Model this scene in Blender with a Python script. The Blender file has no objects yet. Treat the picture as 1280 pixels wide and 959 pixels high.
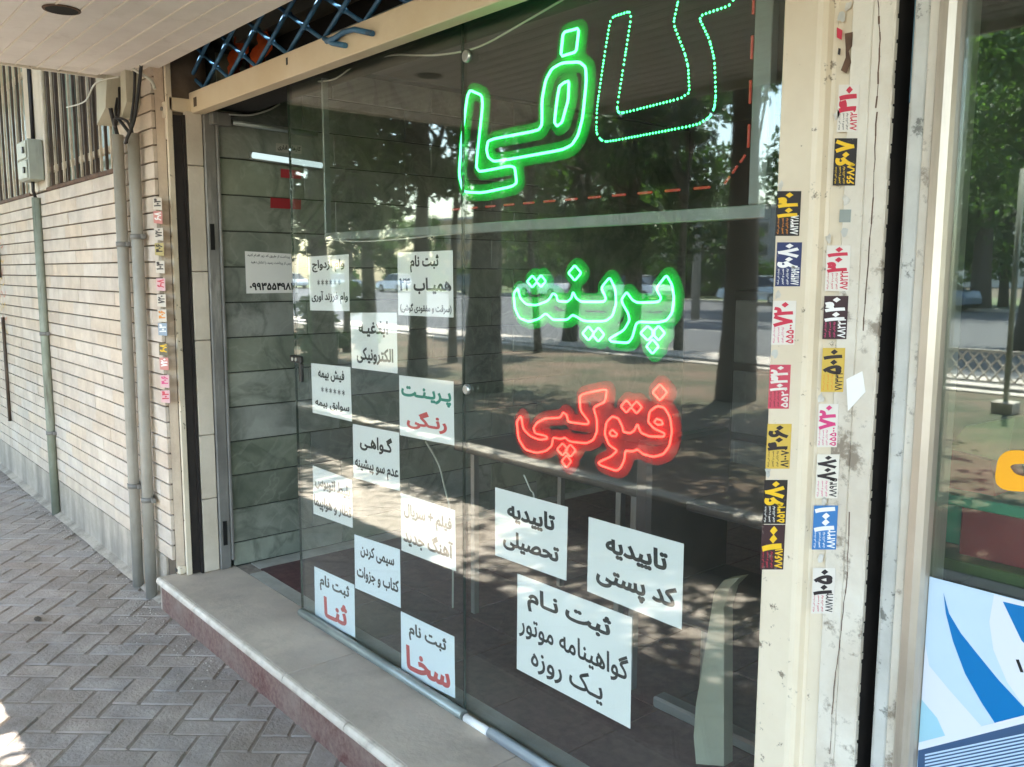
import bpy, math, random, unicodedata
import numpy as np
from mathutils import Vector, Matrix
from mathutils.geometry import tessellate_polygon, delaunay_2d_cdt
rnd = random.Random(7)
SC = bpy.context.scene
COL = SC.collection
# ------------------------------------------------------------------ camera
CAM = np.array([0.0, -1.9, 1.6]); FPX = 1091.3; CX, CY = 640.0, 479.5
YAW, PITCH, ROLL = math.radians(49.5635), math.radians(-7.236), math.radians(0.198)
_f = np.array([-math.sin(YAW)*math.cos(PITCH), math.cos(YAW)*math.cos(PITCH), math.sin(PITCH)])
_r = np.array([math.cos(YAW), math.sin(YAW), 0.0]); _u = np.cross(_r, _f)
AXR = math.cos(ROLL)*_r + math.sin(ROLL)*_u
AXU = -math.sin(ROLL)*_r + math.cos(ROLL)*_u
cd = bpy.data.cameras.new('camera'); cam = bpy.data.objects.new('camera', cd); COL.objects.link(cam)
cd.sensor_width = 36; cd.lens = FPX/1280*36; cd.clip_end = 600; cd.clip_start = 0.05
cam.matrix_world = Matrix(((AXR[0], AXU[0], -_f[0], CAM[0]), (AXR[1], AXU[1], -_f[1], CAM[1]), (AXR[2], AXU[2], -_f[2], CAM[2]), (0, 0, 0, 1)))
SC.camera = cam
# ------------------------------------------------------------------ sky, sun, exposure
SUN_EL, SUN_AZ = math.radians(70), math.radians(200)      # azimuth clockwise from +y
w = bpy.data.worlds.new('World'); SC.world = w; w.use_nodes = True
nt = w.node_tree; bg = nt.nodes['Background']
sky = nt.nodes.new('ShaderNodeTexSky'); sky.sky_type = 'NISHITA'; sky.sun_disc = False
sky.sun_elevation = SUN_EL; sky.sun_rotation = SUN_AZ; sky.dust_density = 1.2; sky.air_density = 1.3; sky.ozone_density = 1.0
nt.links.new(sky.outputs[0], bg.inputs[0]); bg.inputs[1].default_value = 0.15
sl = bpy.data.lights.new('sun', 'SUN'); so = bpy.data.objects.new('sun', sl); COL.objects.link(so)
sl.energy = 5.0; sl.angle = math.radians(0.55); sl.color = (1.0, 0.96, 0.90)
sd = Vector((math.sin(SUN_AZ)*math.cos(SUN_EL), math.cos(SUN_AZ)*math.cos(SUN_EL), math.sin(SUN_EL)))
so.rotation_euler = sd.to_track_quat('Z', 'Y').to_euler()
SC.view_settings.view_transform = 'Standard'; SC.view_settings.look = 'None'
SC.view_settings.exposure = 3.35; SC.view_settings.gamma = 1
SC.render.engine = 'CYCLES'
cy = SC.cycles; cy.max_bounces = 10; cy.transparent_max_bounces = 16; cy.diffuse_bounces = 5; cy.glossy_bounces = 4
cy.sample_clamp_indirect = 8; cy.use_denoising = True; cy.caustics_reflective = False; cy.caustics_refractive = False

# ------------------------------------------------------------------ pixel rays -> points on real planes
def ray(x, y): return (x-CX)/FPX*AXR - (y-CY)/FPX*AXU + _f
def ony(x, y, Y): d = ray(x, y); return CAM + (Y-CAM[1])/d[1]*d
def onx(x, y, X): d = ray(x, y); return CAM + (X-CAM[0])/d[0]*d
def onz(x, y, Z): d = ray(x, y); return CAM + (Z-CAM[2])/d[2]*d
G = -0.265                                   # plane of the shop glass
def mirz(x, y, Z): p = onz(x, y, Z); return (float(p[0]), 2*G - float(p[1]), Z)

# ------------------------------------------------------------------ object helpers
def tag(o, label=None, cat=None, group=None, kind=None):
    if label: o['label'] = label
    if cat: o['category'] = cat
    if group: o['group'] = group
    if kind: o['kind'] = kind
    return o
def thing(name, label, cat, loc=(0, 0, 0), group=None, rz=0):
    o = bpy.data.objects.new(name, None); COL.objects.link(o); o.location = loc; o.rotation_euler = (0, 0, rz)
    o.empty_display_size = 0.1
    return tag(o, label, cat, group)
def link(name, me, m, parent=None, loc=None, kind=None, world=True):
    o = bpy.data.objects.new(name, me); COL.objects.link(o)
    if m is not None and len(me.materials) == 0:
        for k in (m if isinstance(m, (list, tuple)) else [m]): me.materials.append(k)
    if parent: o.parent = parent
    if loc is not None: o.location = loc
    elif parent is not None and world:           # geometry given in world coordinates
        off = Vector(parent.location); q = parent
        while q.parent: q = q.parent; off += Vector(q.location)
        o.location = -off if parent.rotation_euler.z == 0 else (0, 0, 0)
    if kind: o['kind'] = kind
    return o
class MB:
    def __init__(s): s.v = []; s.f = []; s.mi = []; s.sm = []
    def add(s, vs, fs, mi=0, sm=False):
        n = len(s.v); s.v += [tuple(map(float, p)) for p in vs]; s.f += [tuple(i+n for i in f) for f in fs]
        s.mi += [mi]*len(fs); s.sm += [sm]*len(fs); return s
    def box(s, x0, x1, y0, y1, z0, z1, mi=0, bv=0.0):
        if bv <= 0:
            v = [(x, y, z) for z in (z0, z1) for y in (y0, y1) for x in (x0, x1)]
            return s.add(v, [(0, 2, 3, 1), (4, 5, 7, 6), (0, 1, 5, 4), (2, 6, 7, 3), (0, 4, 6, 2), (1, 3, 7, 5)], mi)
        v = []; b = bv                                # chamfered box, 24 verts
        for sx in (0, 1):
            for sy in (0, 1):
                for sz in (0, 1):
                    X, Y, Z = (x0, x1)[sx], (y0, y1)[sy], (z0, z1)[sz]
                    dx, dy, dz = (b, -b)[sx], (b, -b)[sy], (b, -b)[sz]
                    v += [(X, Y+dy, Z+dz), (X+dx, Y, Z+dz), (X+dx, Y+dy, Z)]
        def I(a, c, e, k): return (a*4+c*2+e)*3+k
        f = []
        for a in (0, 1): q = [I(a, 0, 0, 0), I(a, 1, 0, 0), I(a, 1, 1, 0), I(a, 0, 1, 0)]; f.append(q if a else q[::-1])
        for c in (0, 1): q = [I(0, c, 0, 1), I(1, c, 0, 1), I(1, c, 1, 1), I(0, c, 1, 1)]; f.append(q[::-1] if c else q)
        for e in (0, 1): q = [I(0, 0, e, 2), I(1, 0, e, 2), I(1, 1, e, 2), I(0, 1, e, 2)]; f.append(q if e else q[::-1])
        for a in (0, 1):
            for c in (0, 1): q = [I(a, c, 0, 0), I(a, c, 0, 1), I(a, c, 1, 1), I(a, c, 1, 0)]; f.append(q if a == c else q[::-1])
        for a in (0, 1):
            for e in (0, 1): q = [I(a, 0, e, 0), I(a, 0, e, 2), I(a, 1, e, 2), I(a, 1, e, 0)]; f.append(q[::-1] if a == e else q)
        for c in (0, 1):
            for e in (0, 1): q = [I(0, c, e, 1), I(0, c, e, 2), I(1, c, e, 2), I(1, c, e, 1)]; f.append(q if c == e else q[::-1])
        for a in (0, 1):
            for c in (0, 1):
                for e in (0, 1): q = [I(a, c, e, 0), I(a, c, e, 1), I(a, c, e, 2)]; f.append(q if (a+c+e) % 2 else q[::-1])
        return s.add(v, f, mi)
    def tube(s, pts, r, n=8, closed=False, mi=0, caps=True):
        P = [Vector(p) for p in pts]; m = len(P)
        R = r if isinstance(r, (list, tuple)) else [r]*m
        vs = []; up = None
        for i in range(m):
            a = P[(i-1) % m] if (closed or i > 0) else P[i]; b = P[(i+1) % m] if (closed or i < m-1) else P[i]
            t = (b-a); t = t.normalized() if t.length > 1e-9 else Vector((0, 0, 1))
            if up is None: up = Vector((0, 1, 0)) if abs(t.y) < 0.9 else Vector((1, 0, 0))
            sx = t.cross(up).normalized(); sy = sx.cross(t).normalized(); up = sy
            if closed: sx = t.cross(Vector((0, 1, 0))).normalized() if abs(t.y) < .9 else sx; sy = sx.cross(t).normalized()
            for k in range(n):
                a2 = 2*math.pi*k/n; vs.append(P[i] + (sx*math.cos(a2) + sy*math.sin(a2))*R[i])
        fs = []
        for i in range(m if closed else m-1):
            j = (i+1) % m
            for k in range(n): fs.append((i*n+k, i*n+(k+1) % n, j*n+(k+1) % n, j*n+k))
        s.add(vs, fs, mi, True)
        if caps and not closed:
            b = len(s.v)-len(vs); s.f += [tuple(b+k for k in range(n))[::-1], tuple(b+(m-1)*n+k for k in range(n))]; s.mi += [mi]*2; s.sm += [False]*2
        return s
    def prism(s, poly, axis, a, b, mi=0):          # poly: 2D points extruded along axis 'x','y','z'
        def P(p, t): return {'x': (t, p[0], p[1]), 'y': (p[0], t, p[1]), 'z': (p[0], p[1], t)}[axis]
        n = len(poly); v = [P(p, a) for p in poly]+[P(p, b) for p in poly]
        f = [tuple(range(n))[::-1], tuple(range(n, 2*n))]+[(i, (i+1) % n, n+(i+1) % n, n+i) for i in range(n)]
        return s.add(v, f, mi)
    def mesh(s, name, fix=True):
        me = bpy.data.meshes.new(name); me.from_pydata(s.v, [], s.f)
        me.polygons.foreach_set('material_index', s.mi); me.polygons.foreach_set('use_smooth', s.sm)
        if fix and len(s.f) < 20000:
            import bmesh
            b = bmesh.new(); b.from_mesh(me); bmesh.ops.recalc_face_normals(b, faces=b.faces); b.to_mesh(me); b.free()
        me.update(); return me
    def build(s, name, m, parent=None, kind=None, loc=None): return link(name, s.mesh(name), m, parent, loc, kind)
def Bx(name, m, parent, x0, x1, y0, y1, z0, z1, bv=0.0, kind=None): return MB().box(x0, x1, y0, y1, z0, z1, bv=bv).build(name, m, parent, kind)

# ------------------------------------------------------------------ materials
def srgb(c):
    if isinstance(c, str): c = tuple(int(c[i:i+2], 16)/255 for i in (0, 2, 4))
    return tuple(((x/12.92) if x <= .04045 else ((x+.055)/1.055)**2.4) for x in c)+(1.0,)
def mat(name, col, col2=None, rough=0.6, scale=6.0, bump=0.0, bscale=40.0, rand=0.0, dirt=None, dirt_amt=0.5, dscale=3.0, dlo=0.55, dhi=0.7, metal=0.0, spec=0.5, streak=False, coat=0.0, hue=0.0, detail=6.0):
    m = bpy.data.materials.new(name); m.use_nodes = True; N = m.node_tree.nodes; L = m.node_tree.links; B = N['Principled BSDF']
    c1 = srgb(col) if not (isinstance(col, tuple) and len(col) == 4) else col
    B.inputs['Roughness'].default_value = rough; B.inputs['Metallic'].default_value = metal; B.inputs['Specular IOR Level'].default_value = spec
    if coat: B.inputs['Coat Weight'].default_value = coat; B.inputs['Coat Roughness'].default_value = .1
    co = N.new('ShaderNodeTexCoord'); geo = N.new('ShaderNodeNewGeometry'); P = geo.outputs['Position']
    oi = None
    if rand or hue: oi = N.new('ShaderNodeObjectInfo')
    out = None
    if col2 is not None:
        c2 = srgb(col2) if not (isinstance(col2, tuple) and len(col2) == 4) else col2
        n = N.new('ShaderNodeTexNoise'); n.inputs['Scale'].default_value = scale; n.inputs['Detail'].default_value = detail; n.inputs['Roughness'].default_value = .62; L.new(P, n.inputs['Vector'])
        r = N.new('ShaderNodeValToRGB'); r.color_ramp.elements[0].position = .36; r.color_ramp.elements[1].position = .64
        r.color_ramp.elements[0].color = c1; r.color_ramp.elements[1].color = c2; L.new(n.outputs[0], r.inputs[0]); out = r.outputs[0]
    if out is None:
        rgb = N.new('ShaderNodeRGB'); rgb.outputs[0].default_value = c1; out = rgb.outputs[0]
    if oi:
        h = N.new('ShaderNodeHueSaturation'); L.new(out, h.inputs['Color'])
        mr = N.new('ShaderNodeMapRange'); mr.inputs[3].default_value = 1-rand; mr.inputs[4].default_value = 1+rand; L.new(oi.outputs['Random'], mr.inputs[0]); L.new(mr.outputs[0], h.inputs['Value'])
        if hue:
            mm = N.new('ShaderNodeMath'); mm.operation = 'MULTIPLY'; mm.inputs[1].default_value = 7.31; L.new(oi.outputs['Random'], mm.inputs[0])
            fr = N.new('ShaderNodeMath'); fr.operation = 'FRACT'; L.new(mm.outputs[0], fr.inputs[0])
            m2 = N.new('ShaderNodeMapRange'); m2.inputs[3].default_value = 1-hue; m2.inputs[4].default_value = 1+hue; L.new(fr.outputs[0], m2.inputs[0]); L.new(m2.outputs[0], h.inputs['Saturation'])
        out = h.outputs[0]
    if dirt is not None:
        n = N.new('ShaderNodeTexNoise'); n.inputs['Scale'].default_value = dscale; n.inputs['Detail'].default_value = 8; n.inputs['Roughness'].default_value = .7
        if streak:
            mp = N.new('ShaderNodeMapping'); mp.inputs['Scale'].default_value = (1, 1, .12); L.new(P, mp.inputs[0]); L.new(mp.outputs[0], n.inputs['Vector'])
        else: L.new(P, n.inputs['Vector'])
        mr = N.new('ShaderNodeMapRange'); mr.inputs[1].default_value = dlo; mr.inputs[2].default_value = dhi; mr.inputs[4].default_value = dirt_amt; L.new(n.outputs[0], mr.inputs[0])
        mx = N.new('ShaderNodeMix'); mx.data_type = 'RGBA'; L.new(mr.outputs[0], mx.inputs['Factor']); L.new(out, mx.inputs['A']); mx.inputs['B'].default_value = srgb(dirt); out = mx.outputs['Result']
    L.new(out, B.inputs['Base Color'])
    if bump:
        n = N.new('ShaderNodeTexNoise'); n.inputs['Scale'].default_value = bscale; n.inputs['Detail'].default_value = 6; L.new(P, n.inputs['Vector'])
        b = N.new('ShaderNodeBump'); b.inputs['Strength'].default_value = bump; b.inputs['Distance'].default_value = .01; L.new(n.outputs[0], b.inputs['Height']); L.new(b.outputs[0], B.inputs['Normal'])
    return m
def emit(name, col, st):
    m = bpy.data.materials.new(name); m.use_nodes = True; N = m.node_tree.nodes; B = N['Principled BSDF']
    B.inputs['Base Color'].default_value = srgb(col); B.inputs['Emission Color'].default_value = tuple(srgb(col)); B.inputs['Emission Strength'].default_value = st
    return m
def emitl(name, rgb, st):
    m = emit(name, '101010', st); m.node_tree.nodes['Principled BSDF'].inputs['Emission Color'].default_value = rgb+(1,); return m
def glassmat(name, tint=(.80, .88, .84), boost=1.0, rough=0.0, dust=.02):
    m = bpy.data.materials.new(name); m.use_nodes = True; N = m.node_tree.nodes; L = m.node_tree.links; N.clear()
    o = N.new('ShaderNodeOutputMaterial'); t = N.new('ShaderNodeBsdfTransparent'); t.inputs[0].default_value = tint+(1,)
    g = N.new('ShaderNodeBsdfGlossy'); g.inputs['Roughness'].default_value = rough; g.inputs[0].default_value = (.95, 1, .97, 1)
    geo = N.new('ShaderNodeNewGeometry')
    dp = N.new('ShaderNodeVectorMath'); dp.operation = 'DOT_PRODUCT'; L.new(geo.outputs['Incoming'], dp.inputs[0]); L.new(geo.outputs['Normal'], dp.inputs[1])
    a = N.new('ShaderNodeMath'); a.operation = 'ABSOLUTE'; L.new(dp.outputs['Value'], a.inputs[0])
    s = N.new('ShaderNodeMath'); s.operation = 'SUBTRACT'; s.inputs[0].default_value = 1; L.new(a.outputs[0], s.inputs[1])
    p = N.new('ShaderNodeMath'); p.operation = 'POWER'; p.inputs[1].default_value = 5; L.new(s.outputs[0], p.inputs[0])
    k = N.new('ShaderNodeMath'); k.operation = 'MULTIPLY_ADD'; k.inputs[1].default_value = .955*boost; k.inputs[2].default_value = .045*boost; L.new(p.outputs[0], k.inputs[0]); k.use_clamp = True
    mx = N.new('ShaderNodeMixShader'); L.new(k.outputs[0], mx.inputs[0]); L.new(t.outputs[0], mx.inputs[1]); L.new(g.outputs[0], mx.inputs[2])
    # a thin film of street dust, smeared
    df = N.new('ShaderNodeBsdfDiffuse'); df.inputs[0].default_value = (.55, .56, .5, 1)
    n = N.new('ShaderNodeTexNoise'); n.inputs['Scale'].default_value = 2.2; n.inputs['Detail'].default_value = 8; L.new(geo.outputs['Position'], n.inputs['Vector'])
    mr = N.new('ShaderNodeMapRange'); mr.inputs[1].default_value = .35; mr.inputs[2].default_value = .75; mr.inputs[3].default_value = dust*.4; mr.inputs[4].default_value = dust*2; L.new(n.outputs[0], mr.inputs[0])
    m2 = N.new('ShaderNodeMixShader'); L.new(mr.outputs[0], m2.inputs[0]); L.new(mx.outputs[0], m2.inputs[1]); L.new(df.outputs[0], m2.inputs[2]); L.new(m2.outputs[0], o.inputs[0])
    return m
M = {}
M['tile'] = mat('cream stone tile', 'd3c4b3', 'c2b2a2', rough=.75, scale=9, bump=.25, bscale=60, rand=.055, hue=.2, dirt='8d7f6c', dirt_amt=.45, dscale=4, streak=True, dlo=.52, dhi=.75)
M['joint'] = mat('dark joint mortar', '6e6152', '55493d', rough=.95)
M['plinth'] = mat('grey cement plinth', 'c2b4a2', 'a99d8d', rough=.9, scale=5, bump=.5, bscale=50, dirt='5d564c', dirt_amt=.6, dscale=5, streak=True, dlo=.48, dhi=.7)
M['pilaster'] = mat('pale limestone', 'd5cab9', 'c2b6a4', rough=.7, scale=4, bump=.2, bscale=50, rand=.05, dirt='7f735f', dirt_amt=.5, dscale=6, streak=True, dlo=.55, dhi=.75)
M['creamsteel'] = mat('cream painted steel', 'dfd2bb', 'd3c4ab', rough=.45, scale=3, bump=.12, bscale=30, dirt='5a4a38', dirt_amt=.8, dscale=26, dlo=.615, dhi=.66)
M['creamsteel2'] = mat('worn cream paint', 'ddd6c8', 'cabfae', rough=.5, scale=5, bump=.3, bscale=35, dirt='6a5a48', dirt_amt=.75, dscale=13, dlo=.56, dhi=.64)
M['beam'] = mat('cream beam paint', 'e2d3b8', 'd8c5a4', rough=.5, scale=2, bump=.12, bscale=25, dirt='6a4a30', dirt_amt=.6, dscale=9, dlo=.66, dhi=.72)
M['greypost'] = mat('weathered white post paint', 'c9c8c1', 'b2b1aa', rough=.55, scale=6, bump=.3, bscale=40, dirt='4a4a44', dirt_amt=.75, dscale=22, dlo=.58, dhi=.64)
M['alu'] = mat('anodised aluminium', 'c9bfb0', 'b5aa9b', rough=.38, scale=3, metal=.5, dirt='6a6055', dirt_amt=.4, dscale=6, streak=True)
M['alugrey'] = mat('grey aluminium', '9aa19c', '848b87', rough=.4, metal=.4, scale=5)
M['darkmetal'] = mat('dark guide steel', '2b2420', '1b1614', rough=.6, scale=8)
M['gap'] = mat('dark steel and gap shade', '2b2521', '171412', rough=.8, scale=9)
M['black'] = mat('black plastic', '151515', rough=.45)
M['greydoor'] = mat('grey door steel', '7d7b76', '696763', rough=.55, scale=5, dirt='b0aca2', dirt_amt=.5, dscale=9, streak=True, dlo=.58, dhi=.66)
M['pipe'] = mat('grey paint pipe', 'a39f95', '938f85', rough=.5, scale=5, bump=.12, bscale=50, dirt='5d5c50', dirt_amt=.5, dscale=7, streak=True, dlo=.58, dhi=.7)
M['pipeold'] = mat('peeling grey pipe paint', '93988a', '808675', rough=.6, scale=5, bump=.2, bscale=50, dirt='4a4336', dirt_amt=.7, dscale=6, streak=True, dlo=.54, dhi=.62)
M['rust'] = mat('rusty steel', '6b4f3c', '4e3a2e', rough=.8, scale=20, bump=.2)
M['sill'] = mat('travertine step slab', 'cfbfac', 'b9aa9a', rough=.5, scale=3.5, bump=.15, bscale=60, rand=.03, dirt='857a6c', dirt_amt=.5, dscale=5, dlo=.5, dhi=.75)
M['sillnose'] = mat('worn nosing stone', 'ddd0bf', 'c9bbaa', rough=.5, scale=8, bump=.3, bscale=50, dirt='8a7d6e', dirt_amt=.6, dscale=12, dlo=.5, dhi=.7)
M['riser'] = mat('dark red granite', '643b36', '8c6f64', rough=.45, scale=60, bump=.1, bscale=80, rand=.08, dirt='9a8a7c', dirt_amt=.75, dscale=3.5, dlo=.42, dhi=.7)
M['paver'] = mat('grey cement paver', 'aca197', '948a81', rough=.85, scale=7, bump=.5, bscale=70, rand=.075, hue=.2, dirt='7c6d5e', dirt_amt=.65, dscale=1.8, dlo=.45, dhi=.7)
M['sand'] = mat('dark joint sand', '93877a', '7d7266', rough=1, scale=30, bump=.5)
M['asphalt'] = mat('street asphalt', (.06, .06, .063, 1), (.09, .088, .085, 1), rough=.9, scale=3)
M['soil'] = mat('dry soil and grass', (.13, .085, .055, 1), (.045, .05, .022, 1), rough=.95, scale=1.1, bump=.8, bscale=20)
M['lawn'] = mat('lawn', (.06, .10, .03, 1), (.12, .13, .05, 1), rough=.95, scale=.6, bump=.8, bscale=15)
M['kerb'] = mat('pale kerb stone', 'bdb3a5', 'a39a8e', rough=.85, scale=5, bump=.3, bscale=40)
M['bedwall'] = mat('grey bed wall', '5e5852', '4c4742', rough=.9, scale=4, bump=.3, bscale=40)
M['leaf'] = mat('leaf green', (.055, .10, .025, 1), (.10, .16, .045, 1), rough=.55, scale=1.6, rand=.12)
M['leaf2'] = mat('dark leaf green', (.035, .065, .025, 1), (.06, .10, .035, 1), rough=.55, scale=1.6, rand=.12)
M['bark'] = mat('bark', (.10, .075, .055, 1), (.05, .04, .03, 1), rough=.95, scale=14, bump=.8, bscale=25)
M['soffit'] = mat('painted soffit board', 'ebe7e2', 'dad5cf', rough=.6, scale=2.5, bump=.08, bscale=30, rand=.04, dirt='8f8273', dirt_amt=.5, dscale=3, dlo=.52, dhi=.75)
M['soffitlip'] = mat('bright board lip', 'ece5da', rough=.5)
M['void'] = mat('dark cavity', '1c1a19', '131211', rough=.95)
M['blue'] = mat('blue grille paint', '3f7397', '2d5a7d', rough=.5, scale=12, dirt='2a2a2a', dirt_amt=.6, dscale=14, dlo=.55, dhi=.65)
M['orange'] = mat('orange cloth', 'd8632a', 'b0481c', rough=.9, scale=12)
M['marble'] = mat('green grey marble', '6f756a', '8f9386', rough=.3, scale=3.2, rand=.24, hue=.5, dirt='4b5147', dirt_amt=.6, dscale=4, dlo=.55, dhi=.70, detail=12)
m = M['marble']; N = m.node_tree.nodes; L = m.node_tree.links; B = N['Principled BSDF']; src = B.inputs['Base Color'].links[0].from_socket
geo_ = N.new('ShaderNodeNewGeometry'); oi_ = N.new('ShaderNodeObjectInfo'); ad = N.new('ShaderNodeVectorMath'); ad.operation = 'MULTIPLY_ADD'; L.new(oi_.outputs['Random'], ad.inputs[0]); ad.inputs[1].default_value = (9, 7, 5); L.new(geo_.outputs['Position'], ad.inputs[2])
for sc_, wd_, am_, cc_ in ((1.7, .05, .42, '3c443c'), (3.6, .03, .20, 'b0b3a6')):
    n = N.new('ShaderNodeTexNoise'); n.inputs['Scale'].default_value = sc_; n.inputs['Detail'].default_value = 5; n.inputs['Distortion'].default_value = 1.6; L.new(ad.outputs[0], n.inputs['Vector'])
    u_ = N.new('ShaderNodeMath'); u_.operation = 'SUBTRACT'; u_.inputs[1].default_value = .52; L.new(n.outputs[0], u_.inputs[0]); v_ = N.new('ShaderNodeMath'); v_.operation = 'ABSOLUTE'; L.new(u_.outputs[0], v_.inputs[0])
    r_ = N.new('ShaderNodeMapRange'); r_.inputs[1].default_value = 0; r_.inputs[2].default_value = wd_; r_.inputs[3].default_value = am_; r_.inputs[4].default_value = 0; L.new(v_.outputs[0], r_.inputs[0])
    x_ = N.new('ShaderNodeMix'); x_.data_type = 'RGBA'; L.new(r_.outputs[0], x_.inputs['Factor']); L.new(src, x_.inputs['A']); x_.inputs['B'].default_value = srgb(cc_); src = x_.outputs['Result']
L.new(src, B.inputs['Base Color'])
M['mjoint'] = mat('marble joint', '3c403a', rough=.9)
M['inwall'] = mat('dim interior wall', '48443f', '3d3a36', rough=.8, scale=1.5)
M['infloor'] = mat('interior red granite', '4f2b30', '6a4a48', rough=.35, scale=35, rand=.08)
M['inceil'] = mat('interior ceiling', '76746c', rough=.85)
M['strip'] = mat('pale skirting', 'b4b0a4', '9a968a', rough=.6, scale=6)
M['paper'] = mat('white paper', 'f3f1ec', 'ebe9e4', rough=.7, scale=2)
M['paperblue'] = mat('bluish white paper', 'eef3f7', rough=.7)
M['ink'] = mat('black ink', '1a1a1c', rough=.6)
M['inkred'] = mat('red ink', 'cc4444', rough=.6)
M['inkgreen'] = mat('green ink', '17806a', rough=.6)
M['curtain'] = mat('dark curtain', '55483f', '3c332d', rough=.9, scale=3)
M['winpane'] = mat('dim window pane', '8a9c90', 'a7b6ab', rough=.15, scale=1.2)
M['barlight'] = mat('cream window bar', 'cdbfa8', 'a8987f', rough=.55, scale=9, dirt='4e4337', dirt_amt=.6, dscale=11, streak=True)
M['bardark'] = mat('brown window bar', '5b4a3c', '3e342b', rough=.6, scale=9)
M['greybox'] = mat('grey green enamel', 'a5a898', '93968a', rough=.5, scale=5, dirt='5c5a4c', dirt_amt=.5, dscale=8, streak=True)
M['cover'] = mat('cream sheet cover', 'c2bfac', 'b2ae9b', rough=.5, scale=4, dirt='6a6152', dirt_amt=.4, dscale=7, streak=True)
M['cable'] = mat('black cable', '1d1b1c', rough=.5)
M['cablew'] = mat('pale cable', 'c8c8bd', rough=.5)
M['glass'] = glassmat('shop glass', (.965, .985, .975), 1.42, 0.018, .012)
M['glass2'] = glassmat('neighbour glass', (.86, .93, .90), 1.9, 0.014, .008)
M['steel'] = mat('brushed steel', 'b8bcb8', rough=.3, metal=.9)

def leafy(k):
    m = M[k]; N = m.node_tree.nodes; L = m.node_tree.links; B = N['Principled BSDF']; out = N['Material Output']
    t = N.new('ShaderNodeBsdfTranslucent'); src = B.inputs['Base Color'].links[0].from_socket
    g = N.new('ShaderNodeMix'); g.data_type = 'RGBA'; g.blend_type = 'MULTIPLY'; g.inputs['Factor'].default_value = 1; L.new(src, g.inputs['A']); g.inputs['B'].default_value = (1.15, 1.4, .6, 1); L.new(g.outputs['Result'], t.inputs[0])
    a = N.new('ShaderNodeMixShader'); a.inputs[0].default_value = .45; L.new(B.outputs[0], a.inputs[1]); L.new(t.outputs[0], a.inputs[2]); L.new(a.outputs[0], out.inputs[0])
leafy('leaf'); leafy('leaf2')
# ------------------------------------------------------------------ Arabic-script shaping and lettering
FORMS = {}
for cp in list(range(0xFB50, 0xFC00))+list(range(0xFE70, 0xFEFD)):
    d = unicodedata.decomposition(chr(cp)).split()
    if len(d) >= 2 and d[0] in ('<isolated>', '<initial>', '<medial>', '<final>'):
        FORMS.setdefault(tuple(int(x, 16) for x in d[1:]), {})[d[0][1:-1]] = chr(cp)
def kindof(c):
    if c == '\u0640': return 'D'
    f = FORMS.get((ord(c),))
    if not f: return 'U'
    return 'D' if 'initial' in f else 'R'
def shape(s):
    o = []; i = 0; n = len(s)
    s = s.replace('ك', 'ک').replace('ي', 'ی')
    while i < n:
        c = s[i]; k = kindof(c)
        if k == 'U':
            o.append(c); i += 1; continue
        pj = i > 0 and kindof(s[i-1]) == 'D'
        if c == 'ل' and i+1 < n and s[i+1] == 'ا':
            f = FORMS[(0x644, 0x627)]; o.append(f['final'] if pj else f['isolated']); i += 2; continue
        nj = k == 'D' and i+1 < n and kindof(s[i+1]) in 'DR'
        if c == '\u0640': o.append(c)
        else:
            f = FORMS[(ord(c),)]; key = 'medial' if (pj and nj) else 'final' if pj else 'initial' if nj else 'isolated'
            o.append(f.get(key) or f.get('isolated') or c)
        i += 1
    # reverse for left-to-right layout, but keep digit runs in order
    out = []; i = 0; o = o[::-1]
    while i < len(o):
        if o[i] in '۰۱۲۳۴۵۶۷۸۹0123456789':
            j = i
            while j < len(o) and o[j] in '۰۱۲۳۴۵۶۷۸۹0123456789': j += 1
            out += o[i:j][::-1]; i = j
        else: out.append({'(': ')', ')': '('}.get(o[i], o[i])); i += 1
    return ''.join(out)
_tc = {}
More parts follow.
